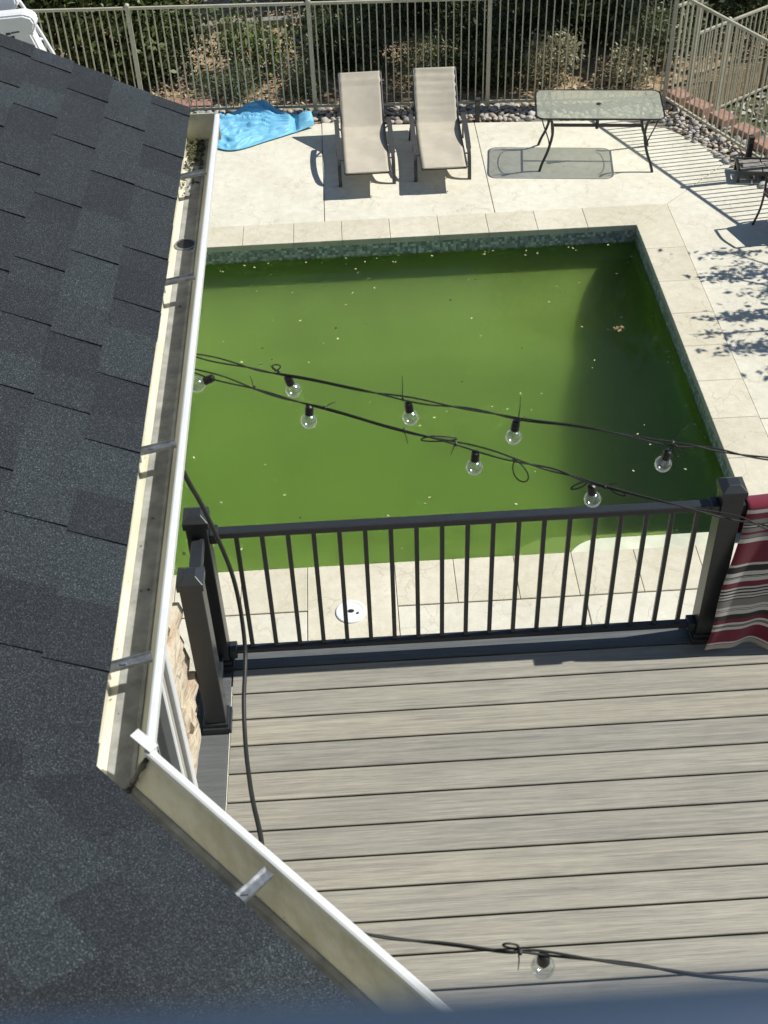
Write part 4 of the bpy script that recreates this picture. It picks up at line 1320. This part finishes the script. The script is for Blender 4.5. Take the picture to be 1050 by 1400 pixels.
fb = tag(empty('pool_fence', ro), 'khaki metal picket fence running straight behind the loungers', 'fence')
Lx = math.hypot(1, 0.057)
x0 = -9.6
fence_run(fb, ro, (x0, fy(x0)), (4.33, fy(4.33)), [(x - x0) * Lx for x in (-9.57, -7.27, -4.96, -2.65, -0.34, 1.97, 4.33)], 1.455, 0.085, -0.04)
C0 = Vector((4.33, fy(4.33), 0))
dirn = Vector((0.400, -0.9165, 0))
C1 = C0 + dirn * 6.9
fr_ = tag(empty('pool_fence', C0), 'khaki metal picket fence slanting forward at the right edge of the patio', 'fence')
st0 = C0 + dirn * 0.03
fence_run(fr_, C0, (st0.x, st0.y), (C1.x, C1.y), [2.33, 4.66, 6.87], 1.455, 0.085, -0.04)
f2 = tag(empty('pool_fence', C0 + Vector((0.04, 0.03, -0.5))), 'lower khaki metal picket fence stepping down behind the slanting one', 'fence')
d2 = Vector((0.823, 0.568, 0))
A = C0 + d2 * 0.045; B = C0 + d2 * 0.50
fence_run(f2, f2.location.copy(), (A.x, A.y), (B.x, B.y), [0.43], 1.28, 0.02, -0.5)
A = C0 + d2 * 0.50; B = C0 + d2 * 3.4
fence_run(f2, f2.location.copy(), (A.x, A.y), (B.x, B.y), [0.62, 1.78, 2.88], 0.80, -0.42, -0.5)

# ---------------- brick edging
def brick(par, x, y, rz, s=(0.27, 0.17, 0.10), z=0.0):
    mb = MB(); mb.box((0, 0, s[2] / 2), s); o = mb.build('brick', M['brick'], par, bevel=0.008)
    o.location = Vector((x, y, z)) - par.location; o.rotation_euler = (random.uniform(-.03, .03), random.uniform(-.03, .03), rz)
e1_ = tag(empty('brick_edging', (-2.2, 16.35, -0.03)), 'row of flat red edging bricks below the fence beside the roof edge', 'edging')
for k in range(7):
    brick(e1_, -3.6 + 0.285 * k, 16.50 - 0.012 * k, R_(-2 + random.uniform(-2, 2)), (0.275, 0.20, 0.11), -0.03)
e2_ = tag(empty('brick_edging', (4.9, 15.3, -0.03)), 'stepped row of red retaining blocks outside the slanting fence', 'edging')
for k, (x, y) in enumerate(((4.52, 15.86), (4.72, 15.54), (4.96, 15.20), (5.16, 14.82), (5.32, 14.40))):
    brick(e2_, x, y, R_(-58 + random.uniform(-10, 10)), (0.30, 0.23, 0.19), -0.06 - 0.012 * k)

# ---------------- path lights
def path_light(x, y, h, label):
    root = tag(empty('path_light', (x, y, -0.03)), label, 'path light', 'short black path lights')
    mb = MB(); mb.box((0, 0, h / 2), (0.062, 0.062, h)); mb.build('body', M['black_plastic'], root, bevel=0.004)
    mb = MB(); mb.box((0, 0, h + 0.006), (0.07, 0.07, 0.012)); mb.build('cap', M['lounger_metal'], root, bevel=0.003)
    mb = MB(); mb.box((0, -0.033, h - 0.05), (0.045, 0.004, 0.05)); mb.build('lens', M['lounger_metal'], root)
path_light(1.795, 15.60, 0.33, 'short black path light in the rocks between lounger and table')
path_light(5.02, 14.16, 0.33, 'short black path light at the foot of the slanting fence')

# ---------------- low slatted stand and patio chair at the right edge
sl = tag(empty('slatted_stand', (5.06, 13.72, 0), R_(-9)), 'low dark-framed slatted stand at the right edge below the fence', 'stand')
for k in range(3):
    for h_ in range(2):
        mb = MB(); mb.box((-0.13 + h_ * 0.27 + (0.04 if k % 2 else 0) - 0.02, -0.105 + 0.105 * k, 0.135), (0.255, 0.098, 0.02)); mb.build('slat', M['slat'], sl, bevel=0.003)
for y in (-0.178, 0.178):
    mb = MB(); mb.bar((-0.30, y, 0.13), (0.30, y, 0.13), 0.03, 0.04); mb.build('frame_bar', M['table_metal'], sl)
for x in (-0.29, 0.29):
    mb = MB(); mb.bar((x, -0.163, 0.13), (x, 0.163, 0.13), 0.03, 0.04); mb.build('frame_bar', M['table_metal'], sl)
    for y in (-0.16, 0.16):
        mb = MB(); mb.box((x, y, 0.055), (0.03, 0.03, 0.11)); mb.build('leg', M['table_metal'], sl)
ch = tag(empty('patio_chair', (5.00, 12.45, 0), R_(17)), 'black metal patio chair with pink cushion cut off by the right edge', 'chair')
mb = MB(); mb.box((0, 0, 0.44), (0.50, 0.47, 0.07)); mb.build('cushion', M['cushion'], ch, bevel=0.028, bseg=3, smooth=True)
mb = MB(); mb.box((0, 0, 0.395), (0.46, 0.44, 0.02)); mb.build('seat', M['table_metal'], ch)
for sx in (-1, 1):
    for sy in (-1, 1):
        leg = spline([(sx * 0.235, sy * 0.215, 0.62 if sy > -2 else 0.4), (sx * 0.225, sy * 0.215, 0.40), (sx * 0.235, sy * 0.225, 0.2), (sx * 0.275, sy * 0.25, 0.0)], 6)
        mb = MB(); mb.tube(leg, 0.013, 8); mb.build('leg', M['table_metal'], ch, smooth=True)
    mb = MB(); mb.tube(spline([(sx * 0.235, -0.215, 0.62), (sx * 0.25, 0, 0.645), (sx * 0.235, 0.215, 0.62)], 5), 0.015, 8); mb.build('armrest', M['table_metal'], ch, smooth=True)
mb = MB(); mb.tube(spline([(0.22, -0.22, 0.42), (0.235, -0.20, 0.8), (0.25, 0, 0.95), (0.235, 0.20, 0.8), (0.22, 0.22, 0.42)], 6), 0.014, 8); mb.build('back_frame', M['table_metal'], ch, smooth=True)
mb = MB()
for k in range(5): mb.tube([(0.225, -0.14 + 0.07 * k, 0.42), (0.24, -0.14 + 0.07 * k, 0.88)], 0.006, 6)
mb.build('back_bars', M['table_metal'], ch)

# ---------------- white slide with ladder behind the roof edge
sd = tag(empty('pool_slide', (-3.6, 13.4, 0)), 'white moulded pool slide with tubular ladder, half hidden behind the roof', 'slide')
def lump(name, pts_y, prof2, mat, parent):
    """prof2: closed (x,z) outline; swept between two y values with rounded rims"""
    mb = MB(); n = len(prof2); ys = pts_y
    cx_ = sum(p[0] for p in prof2) / n; cz_ = sum(p[1] for p in prof2) / n
    vs = []
    for y, s in ys:
        vs += [(cx_ + (x - cx_) * s, y, cz_ + (z - cz_) * s) for x, z in prof2]
    fs = [(i * n + j, i * n + (j + 1) % n, (i + 1) * n + (j + 1) % n, (i + 1) * n + j) for i in range(len(ys) - 1) for j in range(n)]
    fs += [tuple(range(n)), tuple((len(ys) - 1) * n + j for j in range(n))]
    mb.add(vs, fs)
    return mb.build(name, mat, parent, smooth=False, bevel=0.02, bseg=2)
body = lump('body', [(-0.32, 0.975), (-0.29, 1.0), (-0.16, 1.0), (-0.13, 0.975)], [(-1.5, 0.25), (0.9, 0.25), (0.60, 1.9), (0.50, 2.25), (0.45, 2.42), (0.49, 2.47), (0.51, 2.54), (0.48, 2.60), (0.40, 2.63), (0.2, 2.62), (-0.9, 2.56), (-1.4, 2.2), (-1.9, 1.0), (-2.0, 0.3)], M['white'], sd)
lump('upper_rim', [(0.02, 0.96), (0.05, 1.0), (0.18, 1.0), (0.21, 0.96)], [(-1.2, 2.45), (0.18, 2.46), (0.29, 2.6), (0.28, 2.76), (0.18, 2.86), (-0.3, 2.86), (-1.2, 2.65)], M['white'], sd)
for k, (w_, x_, z_) in enumerate(((0.05, 0.20, 2.43), (0.09, 0.275, 2.443), (0.05, 0.235, 2.395))):
    mb = MB(); mb.box((x_, -0.3225, z_), (w_, 0.003, 0.022 if k != 1 else 0.014), Matrix.Rotation(-0.12, 3, 'Y')); mb.build('decal', M['black_plastic'] if k != 1 else M['lounger_metal'], sd)
def rail_tube(name, pts_, r_): 
    mb = MB(); mb.tube(spline(pts_, 6), r_, 10); mb.build(name, M['white'], sd, smooth=True)
def back(x, z, dy):                  # the same ladder line, standing further back behind the body
    k = (13.4 + dy) / 13.0
    return ((x - 3.6) * k + 3.6, dy, 7.5 - (7.5 - z) * k)
LR = [(0.30, 3.05), (0.38, 2.85), (0.51, 2.56), (0.64, 2.22), (0.85, 1.6), (1.15, 0.9)]
rail_tube('ladder_rail', [back(x, z, 0.62) for x, z in LR] + [(1.35, 0.62, 0.0)], 0.022)
rail_tube('ladder_rail', [back(x - 0.34, z - 0.05, 0.46) for x, z in LR[2:]] + [(1.0, 0.46, 0.0)], 0.022)
for z, x in ((2.40, 0.575), (2.14, 0.67), (1.85, 0.765), (1.55, 0.865), (1.25, 0.965), (1.0, 1.09)):
    mb = MB(); mb.tube([back(x, z, 0.62), back(x - 0.34, z - 0.05, 0.46)], 0.02, 10); mb.build('rung', M['white'], sd, smooth=True)

# ---------------- plants
GAPS = [(1.35, 17.95, 0.7, 0.55), (2.95, 16.75, 0.6, 0.5), (3.2, 17.7, 0.4, 0.32), (4.3, 17.1, 0.7, 0.6), (2.1, 17.6, 0.1, 0.25), (2.4, 15.85, 0.5, 0.3), (-1.2, 17.9, 0.9, 1.5), (1.15, 17.0, 0.5, 0.4)]
def sun_gaps(p, base, rs):
    q = p + np.asarray(base)
    gx = q[:, 0] - 0.806 * (q[:, 2] - 0.1); gy = q[:, 1] - 0.085 * (q[:, 2] - 0.1)
    keep = ~((gy < 15.75) & (q[:, 2] > 0.9))
    for a, b, ra, rb in GAPS:
        keep &= ~((((gx - a) / ra) ** 2 + ((gy - b) / rb) ** 2 < rs.uniform(0.5, 1.4, len(p))) & (q[:, 2] > 0.75))
    return p[keep]
def clumps(n, centre, rad, rs, shell=0.55):
    d = rs.normal(size=(n, 3)); d /= np.linalg.norm(d, axis=1)[:, None]
    r = shell + (1 - shell) * rs.uniform(0, 1, (n, 1)) ** 0.5
    return np.asarray(centre) + d * r * np.asarray(rad)
def shrub(name, label, cat, base, rad, nclump, nleaf, size, mat, seed, group=None, cr=0.16, zc=None, aspect=0.5, stems=5):
    rs = np.random.default_rng(seed)
    root = tag(empty(name, base), label, cat, group)
    zc = rad[2] * 0.95 if zc is None else zc
    cc = clumps(nclump, (0, 0, zc), rad, rs)
    cc[:, 2] = np.maximum(cc[:, 2], 0.03)
    pts = (cc[:, None, :] + rs.normal(0, cr, (nclump, nleaf, 3))).reshape(-1, 3)
    pts = sun_gaps(pts[pts[:, 2] > 0.01], base, rs)
    v, f = leaves(pts, size, rs, aspect)
    link('foliage', raw_mesh('foliage', v, f, mat), root)
    mb = MB()
    for k in range(stems):
        t_ = cc[rs.integers(0, nclump)]
        mb.tube([(rs.normal(0, .04), rs.normal(0, .04), -0.05), tuple(t_ * (0.4, 0.4, 0.5)), tuple(t_)], [0.022, 0.014, 0.005], 6)
    mb.build('stem', M['bark'], root)
    return root
def tree(name, label, base, trunk_h, crown_c, rad, nclump, nleaf, size, mat, seed, cr=0.28, trunk_r=0.11):
    rs = np.random.default_rng(seed)
    root = tag(empty(name, base), label, 'tree')
    cc = clumps(nclump, crown_c, rad, rs, 0.35)
    pts = sun_gaps((cc[:, None, :] + rs.normal(0, cr, (nclump, nleaf, 3))).reshape(-1, 3), base, rs)
    v, f = leaves(pts, size, rs, 0.55)
    link('crown', raw_mesh('crown', v, f, mat), root)
    mb = MB()
    top = Vector((crown_c[0] * 0.6, crown_c[1] * 0.6, trunk_h))
    mb.tube(spline([(0, 0, -0.1), (0.05, 0.02, trunk_h * 0.5), tuple(top)], 5), [trunk_r * (1.2 - 0.5 * k / 10) for k in range(11)], 10)
    mb.build('trunk', M['bark'], root, smooth=True)
    mb = MB()
    for k in range(0, nclump, max(1, nclump // 14)):
        mb.tube(spline([tuple(top * 0.85), tuple(top.lerp(Vector(cc[k]), 0.5) + Vector((0, 0, 0.1))), tuple(cc[k])], 3), [0.05, 0.042, 0.034, 0.026, 0.018, 0.012, 0.006], 6)
    mb.build('branches', M['bark'], root, smooth=True)
    return root

shrub('leafy_shrub', 'tall olive green shrub behind the fence beside the roof edge', 'shrub', (-3.1, 17.5, -0.03), (0.95, 0.7, 1.15), 190, 80, 0.085, M['leaf_olive'], 11, 'shrubs behind the fence')
shrub('leafy_shrub', 'big dark green shrub behind the slide ladder', 'shrub', (-4.7, 17.7, -0.03), (0.9, 0.8, 1.35), 180, 80, 0.09, M['leaf_olive'], 12, 'shrubs behind the fence')
shrub('leafy_shrub', 'dark shrub just left of the open mulch strip behind the fence', 'shrub', (-2.45, 17.6, -0.03), (0.5, 0.5, 0.75), 70, 60, 0.07, M['leaf_dark'], 13, 'shrubs behind the fence')
shrub('leafy_shrub', 'loose dark bush in front of the mulch behind the fence above the blue cloth', 'shrub', (-1.2, 17.35, -0.03), (0.45, 0.35, 0.52), 56, 42, 0.07, M['leaf_olive'], 14, 'shrubs behind the fence', cr=0.13)
shrub('juniper', 'grey-green feathery juniper at the fence foot above the blue cloth', 'shrub', (-1.55, 16.72, -0.03), (0.42, 0.22, 0.22), 44, 70, 0.05, M['leaf_sage'], 15, 'low junipers', cr=0.09, aspect=0.2)
shrub('juniper', 'small feathery juniper behind the fence post left of the loungers', 'shrub', (-0.52, 16.70, -0.03), (0.26, 0.2, 0.22), 30, 70, 0.05, M['leaf_sage'], 16, 'low junipers', cr=0.08, aspect=0.2)
shrub('juniper', 'feathery juniper behind the fence above the wrinkled lounger', 'shrub', (1.15, 17.0, -0.03), (0.42, 0.3, 0.27), 44, 70, 0.05, M['leaf_sage'], 17, 'low junipers', cr=0.09, aspect=0.2)
shrub('leafy_shrub', 'dense black-green shrub behind the fence above the smooth lounger', 'shrub', (0.15, 17.6, -0.03), (0.62, 0.6, 0.9), 95, 70, 0.07, M['leaf_dark'], 18, 'shrubs behind the fence')
shrub('leafy_shrub', 'dense black-green shrub behind the fence right of the loungers', 'shrub', (2.35, 17.75, -0.03), (0.75, 0.6, 0.95), 110, 70, 0.07, M['leaf_dark'], 19, 'shrubs behind the fence')
shrub('leafy_shrub', 'dark shrub high behind the fence corner', 'shrub', (3.75, 18.2, -0.03), (0.75, 0.6, 0.9), 95, 60, 0.07, M['leaf_dark'], 20, 'shrubs behind the fence')
shrub('leafy_shrub', 'dark shrub at the back between the two loungers', 'shrub', (1.2, 18.9, -0.03), (0.8, 0.5, 1.0), 90, 60, 0.07, M['leaf_dark'], 21, 'shrubs behind the fence')
shrub('pale_bush', 'pale tan-leaved bush behind the fence above the glass table', 'shrub', (2.92, 16.75, -0.03), (0.40, 0.26, 0.30), 46, 52, 0.05, M['leaf_pale'], 22, 'pale bushes', cr=0.09)
shrub('pale_bush', 'small pale bush behind the fence near its corner', 'shrub', (3.95, 16.55, -0.03), (0.28, 0.2, 0.26), 30, 40, 0.045, M['leaf_pale'], 23, 'pale bushes', cr=0.08)
shrub('leafy_shrub', 'dark ground-hugging shrub at the foot of the fence behind the table', 'shrub', (1.95, 16.75, -0.03), (0.6, 0.25, 0.30), 50, 60, 0.06, M['leaf_dark'], 24, 'shrubs behind the fence', cr=0.12)
for k_, (x_, y_, w__, h__, lb_) in enumerate(((-0.1, 20.3, 0.9, 1.2, 'dark evergreen at the very back above the smooth lounger'), (1.9, 20.2, 1.0, 1.3, 'dark evergreen at the very back above the wrinkled lounger'), (3.9, 20.0, 1.0, 1.3, 'dark evergreen at the very back above the glass table'), (5.6, 19.6, 0.9, 1.2, 'dark evergreen at the very back above the fence corner'), (7.2, 18.9, 0.9, 1.1, 'dark evergreen behind the lower stepped fence'))):
    shrub('evergreen_shrub', lb_, 'shrub', (x_, y_, -0.03 if x_ < 5.6 else -0.4), (w__, 0.7, h__), 110, 65, 0.085, M['leaf_dark'], 60 + k_, 'dark evergreens at the back')
shrub('leafy_shrub', 'dusty dark shrub seen through the pickets of the lower stepped fence', 'shrub', (5.75, 17.75, -0.45), (0.7, 0.5, 0.6), 70, 50, 0.06, M['leaf_dark'], 70, 'shrubs behind the fence')
shrub('leafy_shrub', 'mid green shrub right beside the fence corner post', 'shrub', (4.5, 17.2, -0.03), (0.5, 0.45, 0.6), 60, 55, 0.06, M['leaf_sage'], 71, 'shrubs behind the fence')
ed = tag(empty('timber_edging', (-1.2, 19.15, -0.03)), 'low grey timber edging across the mulch behind the fence', 'edging')
for k_ in range(4):
    mb = MB(); mb.box((-0.95 + k_ * 0.62, 0.03 * k_ + random.uniform(-.03, .03), 0.06), (0.60, 0.14, 0.13), Matrix.Rotation(random.uniform(-.06, .06), 3, 'Z')); mb.build('timber', M['slat'], ed, bevel=0.01)
tree('shade_tree', 'tree behind the fence whose crown shades the bed above the loungers', (4.0, 18.9, -0.03), 2.4, (0.1, -0.8, 3.4), (2.1, 1.9, 1.1), 170, 60, 0.16, M['leaf_dark'], 31)
tree('shade_tree', 'tree behind the fence corner with its crown above the view', (6.3, 19.2, -0.03), 2.5, (0.2, -0.4, 3.6), (1.6, 1.6, 1.1), 110, 60, 0.16, M['leaf_dark'], 32)

# tree whose branches throw the leafy shadow over the right-hand paving
rs = np.random.default_rng(41)
root = tag(empty('patio_tree', (7.6, 10.7, -0.5)), 'tree right of the pool, out of view, casting leafy shadows on the paving', 'tree')
tops = []
allp = []
for gx, gy, sx, sy, nn in ((4.55, 11.62, .50, .16, 170), (4.75, 11.25, .45, .20, 190), (4.05, 11.55, .28, .05, 50), (4.25, 12.02, .42, .035, 46), (4.05, 10.78, .34, .06, 110), (4.6, 10.9, .4, .15, 120),
                       (4.05, 10.22, .36, .09, 130), (4.75, 10.35, .38, .22, 200), (4.45, 9.75, .35, .05, 50), (4.9, 9.62, .26, .12, 140), (4.95, 8.95, .24, .17, 150), (4.75, 8.55, .25, .05, 40), (3.75, 10.5, .2, .04, 30), (4.7, 9.95, .35, .06, 60), (5.4, 10.6, .5, .6, 300), (5.5, 9.2, .4, .4, 200), (5.6, 11.6, .4, .4, 200)):
    z_ = rs.uniform(1.7, 2.5)
    p = np.stack([gx + rs.normal(0, sx * 0.55, nn), gy + rs.normal(0, sy * 0.6, nn), z_ + rs.normal(0, 0.05, nn)], 1)
    p[:, 0] += 0.806 * p[:, 2]; p[:, 1] += 0.085 * p[:, 2]
    p = np.concatenate([p, p + rs.normal(0, 0.07, p.shape) * (1.6, 0.8, 0.5)])
    allp.append(p); tops.append(p.mean(0))
allp = np.concatenate(allp) - np.array([7.6, 10.7, -0.5])
v, f = leaves(allp, 0.07, rs, 0.5)
link('crown', raw_mesh('crown', v, f, M['leaf_olive']), root)
mb = MB(); mb.tube([(0, 0, 0), (0.03, 0, 1.0), (-0.05, 0, 2.2)], [0.11, 0.09, 0.06], 10); mb.build('trunk', M['bark'], root, smooth=True)
mb = MB()
for tp in tops:
    e = Vector(tp) - Vector((7.6, 10.7, -0.5))
    mb.tube(spline([(-0.03, 0, 1.9), tuple(Vector((-0.03, 0, 2.0)).lerp(e, 0.5) + Vector((0, 0, 0.15))), tuple(e), tuple(e + Vector((-0.35, 0, -0.02)))], 4), [0.03, .028, .026, .024, .02, .018, .015, .012, .010, .008, .006, .005, .004], 6)
mb.build('branches', M['bark'], root, smooth=True)

# grass outside the slanting fence
n = 9000
gx = rng.uniform(5.0, 9.0, n); gy = rng.uniform(12.5, 17.0, n)
kp = (gx > 5.45 + (15.3 - gy) * 0.42) & (gx > 5.5 + np.maximum(0, gy - 15.4) * 1.3)
c = np.stack([gx, gy, np.full(n, -0.47)], 1)[kp]
rs = np.random.default_rng(5)
a = rs.normal(0, 0.35, (len(c), 3)); a[:, 2] = 1; a /= np.linalg.norm(a, axis=1)[:, None]
h = rs.uniform(0.05, 0.11, (len(c), 1)); w_ = rs.normal(size=(len(c), 3)); w_[:, 2] = 0; w_ *= 0.012 / np.linalg.norm(w_, axis=1)[:, None]
v = np.stack([c - w_, c + w_, c + a * h + w_ * 0.2, c + a * h - w_ * 0.2], 1).reshape(-1, 3)
tag(link('lawn_grass', raw_mesh('lawn_grass', v, np.arange(len(v)).reshape(-1, 4), M['grass'])), 'patch of green grass outside the slanting fence', 'grass', kind='stuff')
n = 2600
gx = rng.uniform(4.5, 8.0, n); gy = rng.uniform(14.0, 18.6, n)
kp = (gx > 5.05 + (15.3 - gy) * 0.42) & (gx < 5.9 + np.maximum(0, gy - 15.4) * 1.4 + 0.3)
c = np.stack([gx, gy, np.full(n, -0.475)], 1)[kp]
v, f = leaves(c, 0.06, rng, 0.8, 0.6)
tag(link('pale_gravel', raw_mesh('pale_gravel', v, f, M['rock'])), 'pale gravel strip outside the fence corner', 'gravel', kind='stuff')
